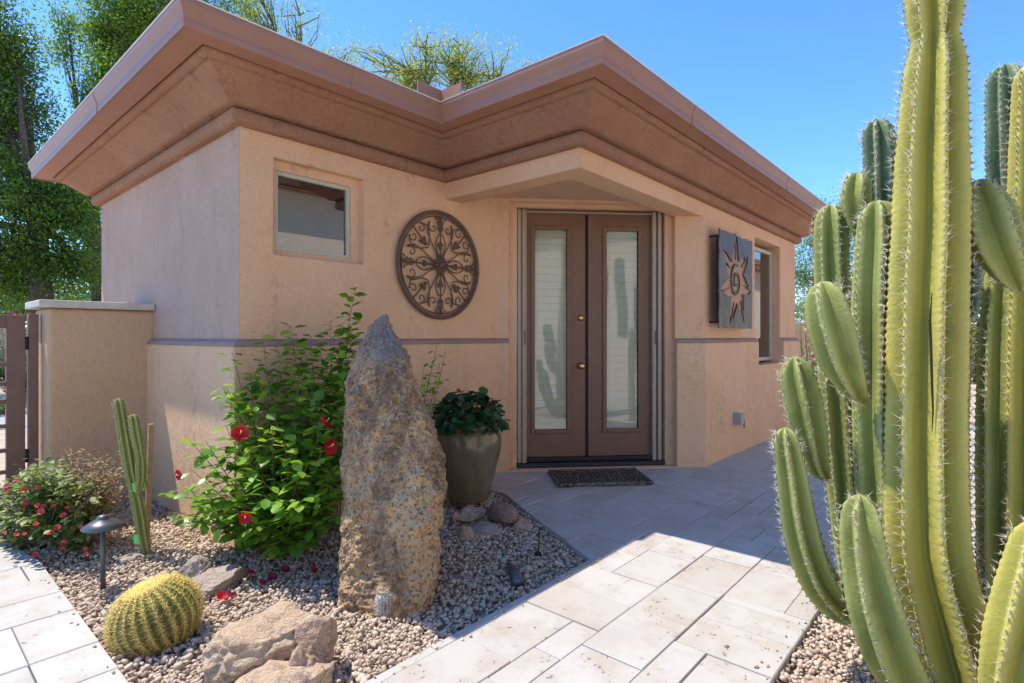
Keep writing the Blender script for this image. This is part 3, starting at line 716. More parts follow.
boulder('boulder', at(300, 668, 2.08), (.06, .07, .10), M['rockp'], YAW - PI/2 + .4, 31, label='narrow upright pinkish stone between the low and the largest boulder', cat='boulder', rough=.16)
boulder('boulder', at(218, 585, 2.98), (.17, .16, .085), M['rockg'], YAW - PI/2 + .2, 41, planes=12, label='cracked grey brown boulder half buried behind the barrel cactus', cat='boulder', rough=.18)
boulder('boulder', at(196, 572, 3.06), (.075, .08, .085), M['rockg'], YAW - PI/2, 43, label='small grey brown stone leaning on the cracked half buried boulder', cat='boulder', rough=.15)
boulder('flat_stone', at(131, 553, 3.35) + Vector((0, 0, -.045)), (.12, .10, .05), M['rockg'], .4, 47, sub=4, label='low flat tan stone behind the path light', cat='rock', rough=.12)
# flagstones by the pot
for px, py, d, r, mt, rt_, sd, lb in [
    (503, 518, 3.98, (.15, .10, .075), 'rockr', -.5, 51, 'reddish brown slab at the back of the stones by the pot'),
    (482, 536, 3.80, (.15, .14, .055), 'rockg', .2, 53, 'dark grey flat slab in the middle of the stones by the pot'),
    (466, 538, 3.72, (.065, .10, .075), 'rock', .1, 57, 'smooth tan oval stone nearest the standing stone'),
    (521, 532, 3.88, (.07, .075, .075), 'rockp', .6, 59, 'knobbly pinkish stone at the paving edge by the pot'),
    (470, 517, 4.02, (.13, .09, .045), 'rockg', .7, 61, 'grey slab touching the pot at the back of the flagstones'),
    (456, 521, 3.95, (.04, .04, .04), 'rockp', 0, 67, 'small pink stone left of the flagstones by the pot')]:
    boulder('flat_stone', at(px, py, d) + Vector((0, 0, .025)), r, M[mt], YAW - PI/2 + rt_, sd, sub=4, label=lb, cat='rock', rough=.14)
boulder('flat_stone', gnd(822, 690, -.03) + Vector((0, 0, -.01)), (.17, .10, .028), M['rockp'], -.3, 71, sub=4, label='flat pinkish flagstone in the gravel at the bottom right', cat='rock', rough=.06)
boulder('flat_stone', gnd(860, 606, -.03) + Vector((0, 0, .0)), (.045, .04, .035), M['rockg'], -.3, 73, sub=4, label='grey stone in the gravel under the leftmost cactus arm', cat='rock', rough=.12)

# ---------------------------------------------------------------- foliage tools
def tmpl(w=(0, .62, 1., .72, 0), fold=.18, curl=.12, wd=.34):
    ts = [0, .22, .48, .76, 1.]; V = [(0, 0, 0)]
    for t, k in zip(ts[1:4], w[1:4]):
        z = -curl*t*t; V += [(t, -k*wd, z + fold*k*wd), (t, 0, z - .0), (t, k*wd, z + fold*k*wd)]
    V.append((1, 0, -curl))
    Fc = [(0, 2, 1), (0, 3, 2)]
    for r in range(2):
        a = 1 + 3*r; Fc += [(a, a+1, a+4), (a, a+4, a+3), (a+1, a+2, a+5), (a+1, a+5, a+4)]
    Fc += [(7, 8, 10), (8, 9, 10)]
    return np.array(V, float), np.array(Fc)
OV = tmpl(); RND = tmpl((0, .95, 1.15, .95, 0), .25, .1, .52); NAR = tmpl((0, .8, 1, .7, 0), .1, .15, .13)
QD = (np.array([(0, 0, 0), (.5, -.27, .05), (1, 0, -.05), (.5, .27, .05)], float), np.array([(0, 1, 2, 3)]))
def leafset(P, A, Nn, size, T):
    P = np.asarray(P, float); A = np.asarray(A, float); Nn = np.asarray(Nn, float); size = np.asarray(size, float)
    A = A/np.linalg.norm(A, axis=1)[:, None]; B = np.cross(Nn, A); B /= (np.linalg.norm(B, axis=1)[:, None] + 1e-9); Nn = np.cross(A, B)
    tv, tf = T; k = len(P)
    V = P[:, None, :] + size[:, None, None]*(tv[None, :, 0:1]*A[:, None] + tv[None, :, 1:2]*B[:, None] + tv[None, :, 2:3]*Nn[:, None])
    return V.reshape(-1, 3), (tf[None] + (np.arange(k)*len(tv))[:, None, None]).reshape(-1, tf.shape[1])
def flower(name, c, nrm, r, mat, parent, petals=5):
    nrm = Vector(nrm).normalized(); a = nrm.orthogonal().normalized(); bb = nrm.cross(a); P, A, Nn = [], [], []
    for k in range(petals):
        t = 2*PI*k/petals + random.random()*.3; d = a*math.cos(t) + bb*math.sin(t)
        P.append(Vector(c) + d*r*.06); A.append(d + nrm*(.35 + .6*random.random())); Nn.append(nrm - d*.4 + Vector((random.uniform(-.3, .3),)*3))
    V, Fc = leafset(P, A, Nn, [r]*petals, RND); return mk(name, V, Fc, mat, parent, True)

def shrub(name, label, cat, base, shoots, leafm, stemm, lsize, per, T=OV, spread=.10, r0=.006, up=.35, start=.25, jitter=.03, droop=.75):
    """shoots: list of end points; leaves sit along each curved shoot"""
    t = thing(name, label, cat, base); bs = Vector(base); b = MB(); P, A, Nn, S_ = [], [], [], []
    for e in shoots:
        e = Vector(e); mid = bs.lerp(e, .5) + Vector((random.uniform(-1, 1), random.uniform(-1, 1), random.uniform(0, .8)))*spread
        st = bs + Vector((random.uniform(-1, 1), random.uniform(-1, 1), 0))*.06
        pts = catmull([st, mid, e], .05); n = len(pts)
        b.tube(pts, [r0*(1 - .75*i/(n-1)) for i in range(n)], 5)
        tot = (e - bs).length; cnt = int(per*tot)
        for j in range(cnt):
            f = start + (1 - start)*(j + random.random())/cnt; i = min(n-2, int(f*(n-1))); p = Vector(pts[i]).lerp(Vector(pts[i+1]), f*(n-1) - i)
            tg = Vector(pts[i+1]) - Vector(pts[i]); ang = j*2.4 + random.random()
            sd = Vector((math.cos(ang), math.sin(ang), random.uniform(-.15, .6)))
            ax = sd*.8 + tg.normalized()*up + Vector((0, 0, -droop*random.random()))
            P.append(p + sd*random.uniform(0, jitter)); A.append(ax); Nn.append(Vector((random.uniform(-.4, .4), random.uniform(-.4, .4), .75)) + sd*.55)
            S_.append(lsize*random.uniform(.55, 1.15)*(1.12 - .35*f))
    b.build('stems', stemm, t, True)
    V, Fc = leafset(P, A, Nn, S_, T); mk('foliage', V, Fc, leafm, t, True)
    return t

# hibiscus
hb = gnd(285, 552, -.03)
sh = []
rr = random.Random(5)
outline = [(262,332,3.42),(292,338,3.44),(250,372,3.38),(232,352,3.35),(222,385,3.30),(300,365,3.35),(255,400,3.2),(275,420,3.12),(310,395,3.25),(320,420,3.1),(322,450,3.05),(205,440,3.22),(190,468,3.2),(175,515,3.22),(200,500,3.15),(215,470,3.1),(335,470,3.05),(330,500,3.0),(318,525,2.98),(300,545,2.98),(270,550,3.0),(245,540,3.02),(235,505,3.02),(262,480,2.98),(285,500,2.93),(300,470,2.96),(285,445,3.02),(240,450,3.08),(225,425,3.2),(182,522,3.28),(310,345,3.5),(330,440,3.2),(335,410,3.3)]
for px, py, d in outline:
    sh.append(at(px, py, d))
    for _ in range(2): sh.append(at(px + rr.uniform(-14, 18), py + rr.uniform(0, 45), d + rr.uniform(-.1, .2)) if py < 500 else at(px + rr.uniform(-14, 14), py - rr.uniform(0, 30), d + rr.uniform(-.1, .2)))
hib = shrub('hibiscus', 'bright green hibiscus with red flowers left of the standing stone', 'shrub', hb, sh, M['hib'], M['stem'], .105, 36, spread=.08, start=.18)
for px, py, d, r, nz in [(240, 434, 3.0, .05, (-.2, -.8, .3)), (328, 447, 2.96, .05, (.2, -.9, .3)), (323, 424, 3.0, .05, (.6, -.5, .6)), (245, 518, 2.94, .035, (-.3, -.8, .2)), (181, 474, 3.18, .035, (-.8, -.3, -.2))]:
    fl = flower('flower', at(px, py, d), nz, r, M['red'], hib)
    a = at(px, py, d); nn = Vector(nz).normalized(); MB().tube([a, a + nn*r*.5, a + nn*r*.85 + Vector((0, 0, .008))], [.004, .003, .004], 6).build('stamen', M['yellow'], fl, True)
sh = [at(355, 290, 3.75), at(350, 310, 3.72), at(340, 330, 3.7), at(290, 325, 3.7), at(320, 345, 3.68), at(345, 350, 3.6), at(300, 352, 3.7), at(350, 375, 3.45), at(325, 380, 3.6), at(305, 400, 3.6), at(345, 410, 3.4), at(350, 440, 3.35), at(330, 365, 3.7), at(355, 395, 3.5), at(352, 330, 3.72), at(330, 322, 3.74), at(310, 335, 3.74)]
hb2 = gnd(330, 528, -.03)
shrub('hibiscus', 'dark green hibiscus in the shade against the wall behind the bright one', 'shrub', hb2, sh, M['hib'], M['stem'], .10, 44, spread=.06, start=.34)
sh = [at(437, 345, 3.75), at(446, 350, 3.74), at(430, 372, 3.7), at(440, 362, 3.72), at(425, 385, 3.6), at(424, 365, 3.7)]
shrub('leafy_shrub', 'thin leafy shoots rising between the standing stone and the glazed pot', 'shrub', gnd(405, 532, -.03), sh, M['hib'], M['stem'], .065, 13, spread=.04, start=.55)

# lantana
lb_ = gnd(45, 545, -.03); sh = []
rr = random.Random(9)
for _ in range(150):
    a = rr.uniform(0, 2*PI); q = math.sqrt(rr.random()); el = rr.uniform(.15, 1)
    px = 48 + 62*q*math.cos(a); d = 3.5 + .35*q*math.sin(a); top = 450 + 55*(abs(px-45)/75)**2
    sh.append(at(px, min(560, top + 95*(1-el)**1.2 + 8), d))
lan = shrub('lantana', 'low lantana bush with coral flowers at the left edge', 'shrub', lb_, sh, M['lant'], M['twig'], .055, 75, spread=.06, r0=.004, start=.40, jitter=.05)
sh2 = [at(rr.uniform(60, 124), rr.uniform(448, 515), rr.uniform(3.35, 3.85)) for _ in range(85)]
shrub('dry_shrub', 'half dry brownish twiggy bush right of the green lantana', 'shrub', gnd(92, 542, -.03), sh2, M['dry'], M['twig'], .038, 55, spread=.06, r0=.004, start=.35, jitter=.04)
for k in range(30):
    px = rr.uniform(0, 92); py = rr.uniform(470, 556); d = 3.13 + .12*rr.random() + max(0, (515 - py))*.004
    flower('flower', at(px, py, d), (-.2, -.7, .8), rr.uniform(.012, .021), M['pink'], lan, 6)

# pot and geranium
pc = at(468, 500, 4.36); pc = Vector((pc.x, pc.y, .0))
pot = thing('plant_pot', 'tall olive brown glazed pot with a red rim by the front door', 'pot', pc)
MB().lathe([(.02, .03), (.150, .03), (.158, .045), (.180, .12), (.210, .22), (.238, .33), (.256, .42), (.263, .48), (.259, .53), (.243, .572), (.236, .59), (.225, .592)], pc).build('body', M['pot'], pot, True)
MB().lathe([(.18, .55), (.226, .592), (.246, .592), (.252, .605), (.250, .63), (.238, .642), (.225, .635), (.21, .56)], pc).build('rim', M['potrim'], pot, True)
MB().lathe([(.0, .56), (.212, .575)], pc).build('potting_soil', M['soil'], pot)
for k in range(3):
    a = k*2*PI/3 + 4.0; c = pc + Vector((math.cos(a)*.12, math.sin(a)*.12, 0)); MB().box((c.x-.035, c.y-.03, -.06), (c.x+.035, c.y+.03, .0295)).build('pot_foot', M['rockp'], pot, bevel=.008)
ger = thing('geranium', 'dark green geranium filling the glazed pot', 'plant', pc + Vector((0, 0, .58)))
P, A, Nn, S_ = [], [], [], []; b = MB()
for _ in range(420):
    a = rr.uniform(0, 2*PI); el = math.asin(rr.random()); q = rr.uniform(.8, 1.03)
    d = Vector((math.cos(a)*math.cos(el), math.sin(a)*math.cos(el), math.sin(el)))
    p = pc + Vector((d.x*.29*q, d.y*.29*q, .60 + d.z*.25*q*(1 + .2*mnoise.noise(d*3))))
    ax = Vector((rr.uniform(-1, 1), rr.uniform(-1, 1), rr.uniform(-.7, .2)))+d*.4; P.append(p); A.append(ax); Nn.append(d + Vector((0, 0, .5))); S_.append(rr.uniform(.045, .075))
    if rr.random() < .15: b.tube([pc + Vector((d.x*.05, d.y*.05, .57)), p], .003, 4)
V, Fc = leafset(P, A, Nn, S_, RND); mk('foliage', V, Fc, M['ger'], ger, True); b.build('stems', M['stem'], ger)
flower('flower', at(458, 391, 4.12), (0, -.8, .4), .022, M['red'], ger)

# ---------------------------------------------------------------- cacti
def cactus_stem(name, path, rad, ribs, mat, parent, spin=.0, sp=.030, slen=.021, ns=6, spmat=None, tip=True, depth=.54, dark_top=False, seed=0, step=.011):
    rs = np.random.default_rng(seed)
    P = np.array(catmull(path, step)); m = len(P); seg = np.linalg.norm(np.diff(P, axis=0), axis=1); S_ = np.concatenate([[0], np.cumsum(seg)])
    key = np.concatenate([[0], np.cumsum([np.linalg.norm(np.array(path[i+1]) - np.array(path[i])) for i in range(len(path)-1)])]); key *= S_[-1]/key[-1]
    R = np.interp(S_, key, rad)
    k_ = np.ones(5)/5 if m > 12 else np.ones(1); R = np.convolve(np.pad(R, 2 if m > 12 else 0, mode='edge'), k_, 'valid')
    if tip:
        dist = S_[-1] - S_; Rt = max(R[-1], .02); x = np.clip(dist/(Rt*1.25), 0, 1); R = R*np.sqrt(np.clip(1 - (1-x)**2, 1e-4, 1))
    # smoothed radius only near base keeps a slight pinch
    R = R*(1 + .03*np.array([mnoise.noise(Vector((s*6, seed*1.3, 0))) for s in S_]))
    per = 10; n = ribs*per
    u = (np.arange(n)/per) % 1.0; t = 1 - 2*np.minimum(u, 1-u)
    prof = (1-depth) + depth*np.clip(t, 0, .90)/.90*.9 + depth*.1*t
    prof = np.where(t < .15, prof + depth*.02, prof)
    T = np.gradient(P, axis=0); T /= np.linalg.norm(T, axis=1)[:, None]
    a = np.cross(T[0], [0, 0, 1.]);
    if np.linalg.norm(a) < .05: a = np.array([1., 0, 0])
    a /= np.linalg.norm(a); V = np.zeros((m, n, 3)); ths = 2*PI*np.arange(n)/n + spin; fr = []
    for i in range(m):
        a = a - T[i]*(a@T[i]); a /= np.linalg.norm(a); bb = np.cross(T[i], a); fr.append((a.copy(), bb))
        wob = .05*mnoise.noise(Vector((S_[i]*3, seed, 5)))
        cren = .035*np.cos(2*PI*S_[i]/sp)*t**8
        r = R[i]*(prof + cren)
        th = ths + wob
        V[i] = P[i] + np.outer(np.cos(th)*r, a) + np.outer(np.sin(th)*r, bb)
    ii = np.arange(m-1)[:, None]; kk = np.arange(n)[None]
    Fc = np.stack([ii*n+kk, ii*n+(kk+1) % n, (ii+1)*n+(kk+1) % n, (ii+1)*n+kk], -1).reshape(-1, 4)
    nb = len(Fc); BV = V.reshape(-1, 3)
    if ns:
        SV, SF, MI = [], [], []
        nA = int(S_[-1]/sp)
        for q in range(nA + 1):
            s = q*sp; i = int(np.argmin(abs(S_ - s)))
            if i >= m-2: i = m-2
            a, bb = fr[i]; near = (S_[-1] - s) < .10
            for j in range(ribs):
                th = 2*PI*j/ribs + spin + .05*mnoise.noise(Vector((S_[i]*3, seed, 5)))
                d = a*math.cos(th) + bb*math.sin(th); p = P[i] + d*R[i]*(1.0 + .03)
                tt = np.cross(T[i], d)
                # areole
                e = .0042; o0 = len(SV)
                SV += [p + d*e*.7, p + tt*e, p + T[i]*e, p - tt*e, p - T[i]*e]
                for f in ((0,1,2),(0,2,3),(0,3,4),(0,4,1)): SF.append([o0+x for x in f]); MI.append(0)
                cnt = max(1, int(rs.normal(ns, 2.2))) + (4 if near else 0)
                for w_ in range(cnt):
                    dv = d*rs.uniform(.35, 1.) + tt*rs.normal()*.75 + T[i]*rs.normal()*.75; dv /= np.linalg.norm(dv)
                    ln = slen*rs.uniform(.3, 1.6)*(1.3 if near else 1); o0 = len(SV); wv = np.cross(dv, rs.normal(size=3)); wv /= np.linalg.norm(wv); wv2 = np.cross(dv, wv); rw = .0010
                    SV += [p + wv*rw, p - wv*rw*.5 + wv2*rw*.8, p - wv*rw*.5 - wv2*rw*.8, p + dv*ln]
                    for f in ((0,1,3),(1,2,3),(2,0,3)): SF.append([o0+x for x in f]); MI.append(1)
        SFa = np.array(SF) + len(BV); BV = np.concatenate([BV, np.array(SV)])
        tri = np.concatenate([Fc[:, [0, 1, 2]], Fc[:, [0, 2, 3]], SFa]); mi = np.concatenate([np.zeros(2*nb), np.array(MI) + 1]).astype(np.int32)
    else: tri = np.concatenate([Fc[:, [0, 1, 2]], Fc[:, [0, 2, 3]]]); mi = np.zeros(2*nb, np.int32)
    o = mk(name, BV, tri, [mat, M['areole'], spmat or M['cap']], parent, True)
    if len(o.data.polygons) == len(mi): o.data.polygons.foreach_set('material_index', mi)
    at_ = o.data.attributes.new('ridge', 'FLOAT', 'POINT'); rv = np.zeros(len(o.data.vertices), np.float32); rv[:m*n] = np.tile(t, m); at_.data.foreach_set('value', rv)
    return o
def px_stem(name, pts, ribs, mat, parent, seed, **kw):
    path = [tuple(at(x, y, d)) for x, y, w, d in pts]; rad = [w/2*d/F_PX for x, y, w, d in pts]
    return cactus_stem(name, path, rad, ribs, M[mat], parent, seed=seed, **kw)
cb = gnd(925, 690, -.03)
cac = thing('columnar_cactus', 'tall yellow green ribbed cactus with many upright arms on the right', 'cactus', cb)
px_stem('stem', [(972,730,65,2.02),(962,683,81,2.03),(945,620,79,2.05),(930,560,74,2.06),(926,500,72,2.07),(926,400,69,2.08),(928,300,69,2.09),(931,200,66,2.10),(933,120,60,2.10),(935,72,54,2.10),(935,50,46,2.10),(935,40,39,2.10),(935,28,45,2.10),(935,10,49,2.10),(934,-30,52,2.10),(933,-110,48,2.1),(932,-170,42,2.1)], 7, 'cac_y', cac, 1, spin=.5, depth=.60, slen=.029, ns=7, tip=True)
px_stem('stem', [(915,715,40,2.2),(903,670,42,2.22),(890,600,44,2.25),(880,500,45,2.26),(876,400,46,2.27),(876,300,46,2.28),(878,250,44,2.28),(878,200,36,2.28)], 6, 'cac_g', cac, 2, spin=.15)
px_stem('stem', [(884,330,26,2.5),(882,240,30,2.5),(880,180,31,2.5),(877,119,28,2.5)], 7, 'cac_b', cac, 3, spin=.4, slen=.022)
px_stem('arm', [(872,240,14,2.45),(860,225,24,2.42),(855,200,30,2.4),(858,172,26,2.4)], 5, 'cac_g', cac, 4, spin=.1)
px_stem('stem', [(868,630,30,2.42),(852,560,28,2.45),(843,480,31,2.47),(837,400,33,2.48),(833,300,33,2.5),(831,250,32,2.5),(831,204,28,2.5)], 6, 'cac_g', cac, 5, spin=.5)
px_stem('arm', [(863,400,8,2.22),(854,388,26,2.18),(842,360,42,2.16),(832,325,46,2.16),(826,300,40,2.17),(821,281,30,2.18)], 5, 'cac_g', cac, 6, spin=.55)
px_stem('arm', [(826,478,8,2.4),(817,465,24,2.36),(809,435,36,2.35),(802,400,38,2.35),(797,375,34,2.35),(795,356,26,2.35)], 6, 'cac_g', cac, 7, spin=.2)
px_stem('arm', [(880,622,14,2.3),(862,617,24,2.26),(842,607,34,2.24),(822,585,38,2.22),(808,555,38,2.2),(798,515,36,2.2),(791,470,31,2.2),(787,445,27,2.2),(785,427,22,2.2)], 6, 'cac_g', cac, 8, spin=.3)
px_stem('arm', [(935,725,34,2.0),(912,690,52,1.97),(893,655,56,1.95),(878,610,54,1.95),(868,565,48,1.96),(863,530,42,1.96),(861,510,34,1.97),(860,494,26,1.97)], 5, 'cac_g', cac, 9, spin=.8)
# dark crack running down the main stem
MB().tube([at(914 + x, y, 1.968 + .004) for x, y in ((18, 292), (16, 320), (17, 350), (18, 385), (19, 410), (18, 432))], [.001, .004, .0045, .004, .003, .001], 6).build('crack', M['crack'], cac)
cb2 = gnd(1006, 690, -.03)
cac2 = thing('columnar_cactus', 'greener ribbed cactus group at the right edge behind the tallest one', 'cactus', cb2)
px_stem('stem', [(1013,340,34,2.62),(1012,250,38,2.62),(1008,150,38,2.6),(1006,100,36,2.6),(1005,64,30,2.6)], 7, 'cac_b', cac2, 11, spin=.2, slen=.022)
px_stem('arm', [(1019,290,8,2.12),(1012,276,30,2.1),(998,245,50,2.08),(988,215,50,2.1),(982,198,42,2.12),(976,180,30,2.14)], 5, 'cac_g', cac2, 12, spin=.2)
px_stem('stem', [(1006,740,34,2.3),(1003,650,36,2.3),(1000,560,38,2.32),(999,450,38,2.33),(1000,350,36,2.34),(1003,290,32,2.35),(1006,250,26,2.36)], 6, 'cac_g', cac2, 13, spin=.45)
px_stem('stem', [(1034,740,40,2.22),(1029,640,42,2.24),(1026,560,42,2.25),(1025,450,43,2.26),(1026,350,43,2.27),(1030,250,40,2.28),(1033,150,38,2.3),(1035,60,34,2.3)], 6, 'cac_y', cac2, 14, spin=.1)
px_stem('arm', [(1004,745,40,1.78),(1010,690,50,1.76),(1018,640,56,1.75),(1028,590,52,1.75),(1036,550,44,1.75),(1040,520,32,1.75)], 5, 'cac_y', cac2, 15, spin=.4)
px_stem('stem', [(966,322,14,3.0),(967,300,26,3.0),(967,250,27,3.0),(966,210,24,3.0),(966,188,20,3.0)], 7, 'cac_b', cac2, 16, spin=.2)
px_stem('stem', [(962,660,20,2.95),(960,560,20,2.95),(958,450,20,2.95),(958,370,20,2.95),(959,310,16,2.95)], 6, 'cac_g', cac2, 17, spin=.2, ns=3)
b = MB()
for k in range(9):
    x = 964 + k*1.0; b.tube([at(x + random.uniform(-2, 2), 308, 2.98), at(x - 2 + random.uniform(-2, 2), 360, 2.97), at(x - 4 + random.uniform(-3, 3), 420 + random.uniform(-20, 25), 2.96)], [.003, .004, .002], 5)
b.build('dry_strands', M['dry'], cac2)

# small staked cactus with green tape
scb = gnd(146, 552, -.03); sc = thing('young_cactus', 'young two stemmed cactus tied with green tape by the garden wall', 'cactus', scb)
px_stem('stem', [(147,556,9,3.40),(143,535,12,3.40),(139,510,12,3.4),(134,488,10,3.4),(130,470,11,3.4),(125,440,11.5,3.4),(118,398,10,3.4)], 6, 'cac_g', sc, 21, slen=.008, sp=.025, ns=3)
px_stem('stem', [(138,494,4,3.36),(141,480,9,3.36),(141,468,10.5,3.36),(141,459,9,3.36),(140,455,7,3.36),(139,448,10,3.36),(136,432,11,3.36),(133,414,9.5,3.36)], 6, 'cac_g', sc, 22, slen=.008, sp=.025, ns=3)
stake = MB(); stake.tube([at(147, 534, 3.5), at(151, 424, 3.5)], .019, 4); so = stake.build('garden_stake', M['wood']); tag(so, 'brown wooden stake standing beside the young cactus', 'stake')
for y0, x0, sl in ((486, 137, .01), (537, 142, .0)):
    c = at(x0, y0, 3.42); b = MB()
    b.tube([c + Vector((0, 0, -.028)), c + Vector((0, 0, .028))], .042, 14, False)
    q = at(148, y0, 3.5); b.hexa(lambda x, y, z: (c.x + (q.x - c.x)*x, c.y + (q.y - c.y)*x + y, c.z + z), (.2, -.002, -.025), (1.05, .002, .025)); b.build('green_tape', M['tape'], sc)
tb = gnd(385, 614, -.03); tc = thing('thimble_cactus', 'tiny white woolly thimble cactus at the foot of the standing stone', 'cactus', tb)
cactus_stem('stem', [tuple(tb + Vector((0, 0, z))) for z in (-.03, .02, .04, .05, .065, .09, .115)], [.034, .038, .036, .030, .036, .036, .032], 16, M['cac_b'], tc, sp=.008, slen=.014, ns=9, spmat=M['tspine'], depth=.12, seed=33, step=.005)

# golden barrel cactus
def barrel():
    c = at(156, 624, 2.46); c.z = .068
    t = thing('barrel_cactus', 'round golden spined barrel cactus at the paving edge', 'cactus', c)
    ax = (Vector((0, 0, 1)) + Vector((*(-RV*.30 - WV*.10), 0))).normalized(); ax = Vector((0,0,1))*.0 + ax
    e1 = ax.orthogonal().normalized(); e2 = ax.cross(e1); nr, per, m = 25, 8, 60; R, Hh = .174, .152
    V = []
    rs = np.random.default_rng(4); SV, SF = [], []
    for i in range(m + 1):
        ph = -1.2 + (PI/2 + 1.2)*i/m
        for k in range(nr*per):
            u = (k/per) % 1; tt = 1 - 2*min(u, 1-u); q = math.cos(ph)*(1 - .20*(1 - tt)*min(1, math.cos(ph)*3)); th = 2*PI*k/(nr*per)
            V.append(c + (e1*math.cos(th) + e2*math.sin(th))*R*q + ax*(Hh*math.sin(ph)*(1 - .10*max(0, math.sin(ph))**8)))
    n = nr*per; Fc = [(i*n+k, i*n+(k+1) % n, (i+1)*n+(k+1) % n, (i+1)*n+k) for i in range(m) for k in range(n)]
    body = mk('body', V, Fc, M['barrel'], t, True)
    for j in range(nr):
        th = 2*PI*j/nr
        for i in range(24):
            ph = -1.0 + (PI/2 + .96)*i/23
            o = (e1*math.cos(th) + e2*math.sin(th)); p = c + o*R*math.cos(ph) + ax*Hh*math.sin(ph)*(1 - .10*max(0, math.sin(ph))**8); nn = (o*math.cos(ph)/R + ax*math.sin(ph)/Hh).normalized()
            tg = nn.cross(ax).normalized() if abs(nn.dot(ax)) < .99 else e1; t2 = nn.cross(tg)
            for s in range(12 if ph < 1.0 else 18):
                a = 2*PI*s/8 + rs.uniform(-.3, .3); d = (nn*rs.uniform(.4, 1.1) + tg*math.cos(a) + t2*math.sin(a)).normalized(); ln = rs.uniform(.020, .042)*(.75 if ph > 1.1 else 1); w1 = d.orthogonal().normalized()*.0014; w2 = d.cross(w1)
                q = len(SV); SV += [p + w1, p - w1*.5 + w2*.8, p - w1*.5 - w2*.8, p + d*ln]; SF += [(q, q+1, q+3), (q+1, q+2, q+3), (q+2, q, q+3)]
    mk('spines', np.array([tuple(v) for v in SV]), np.array(SF), M['gspine'], t)
barrel()

# ---------------------------------------------------------------- small things
pl_ = gnd(103, 587, -.03); pl = thing('path_light', 'grey mushroom path light in the gravel by the left paving', 'lamp', pl_)
MB().tube([pl_ + Vector((0, 0, -.05)), pl_ + Vector((0, 0, .34))], .0125, 12).build('post', M['lampm'], pl, True)
MB().lathe([(.012, .325), (.095, .318), (.097, .323), (.06, .348), (.032, .362), (.028, .368), (.026, .378), (.008, .384)], pl_, 32).build('lamp_shade', M['lampm'], pl, True)
mc = (gnd(553, 474) + gnd(648, 484))/2
dm = thing('doormat', 'dark woven doormat lying on the paving at the door', 'doormat', (mc.x, mc.y, .0))
mu = Vector((*E2, 0)); mv = Vector((*IN2, 0)); b = MB(); wM, hM = .83, .50; nk = 26
for k in range(nk):
    s0 = -wM/2 + wM*k/nk
    pts = [Vector((mc.x, mc.y, .017)) + mu*(s0 + wM/nk/2 + .004*math.sin(i*1.7 + k)) + mv*(-hM/2 + hM*i/22) + Vector((0, 0, .004*math.sin(i*1.6 + (k % 2)*PI))) for i in range(23)]
    b.tube(pts, .0125, 6)
b.build('weave', M['mat'], dm, True)
b = MB()
for sgn in (-1, 1):
    b.tube([Vector((mc.x, mc.y, .018)) + mv*(sgn*hM/2) + mu*(-wM/2 + wM*i/10) for i in range(11)], .016, 8)
    b.tube([Vector((mc.x, mc.y, .018)) + mu*(sgn*wM/2) + mv*(-hM/2 + hM*i/10) for i in range(11)], .016, 8)
b.build('border', M['mat'], dm, True)
p0, p1 = gnd(508, 566, -.01), gnd(519, 584, -.015)
o = MB().tube([p0 + Vector((0, 0, .01)), p0.lerp(p1, .5) + Vector((0, 0, .015)), p1], [.016, .030, .034], 14).build('drain_pipe', M['lampm'], None, True); tag(o, 'stub of grey pipe lying in the gravel right of the standing stone', 'pipe')
q = gnd(538, 556, -.03); dr = thing('drip_emitter', 'thin black drip irrigation riser in the gravel by the paving', 'drip emitter', q)
MB().tube([q + Vector((0, 0, -.02)), q + Vector((.01, .0, .08)), q + Vector((.025, .01, .17))], .004, 6).build('riser', M['black'], dr)
MB().lathe([(.01, .0), (.02, .004), (.02, .02), (.008, .028)], q + Vector((.0, 0, 0)), 12).build('emitter', M['black'], dr)
fw = [(222, 602, .035, 'red', 'red fallen hibiscus flower on the gravel by the barrel cactus'), (352, 543, .0, '', ''), (313, 575, .028, 'red', 'red fallen flower under the hibiscus near the standing stone'),
      (272, 582, .03, 'deadred', 'wilted purple flower under the hibiscus, middle of the fallen ones'), (262, 588, .028, 'deadred', 'wilted purple flower nearest the cracked boulder'), (285, 574, .026, 'deadred', 'wilted purple flower under the hibiscus leaves'), (232, 601, .024, 'deadred', 'wilted dark flower beside the red fallen one'), (250, 577, .022, 'deadred', 'small wilted flower behind the cracked boulder')]
for px, py, r, mt, lb in fw:
    if not r: continue
    c = gnd(px, py, -.02) + Vector((0, 0, .022)); o = flower('fallen_flower', c, (random.uniform(-.4, .4), -.5, .9), r, M[mt], None, 5); tag(o, lb, 'flower', 'fallen hibiscus flowers')
for px, py, lb in ((727, 647, 'curled orange dry leaf on the sunlit paving'), (757, 668, 'brown dry leaf on the paving near the bottom edge'), (592, 535, 'small orange leaf on the shaded paving')):
    c = gnd(px, py, .004); V, Fc = leafset([c, c], [(1, .3, .1), (.2, 1, .1)], [(0, .3, 1), (0.2, 0, 1)], [.022, .016], OV); o = mk('dry_leaf', V, Fc, M['dry'], None, True); tag(o, lb, 'leaf', 'dry leaves on the paving')

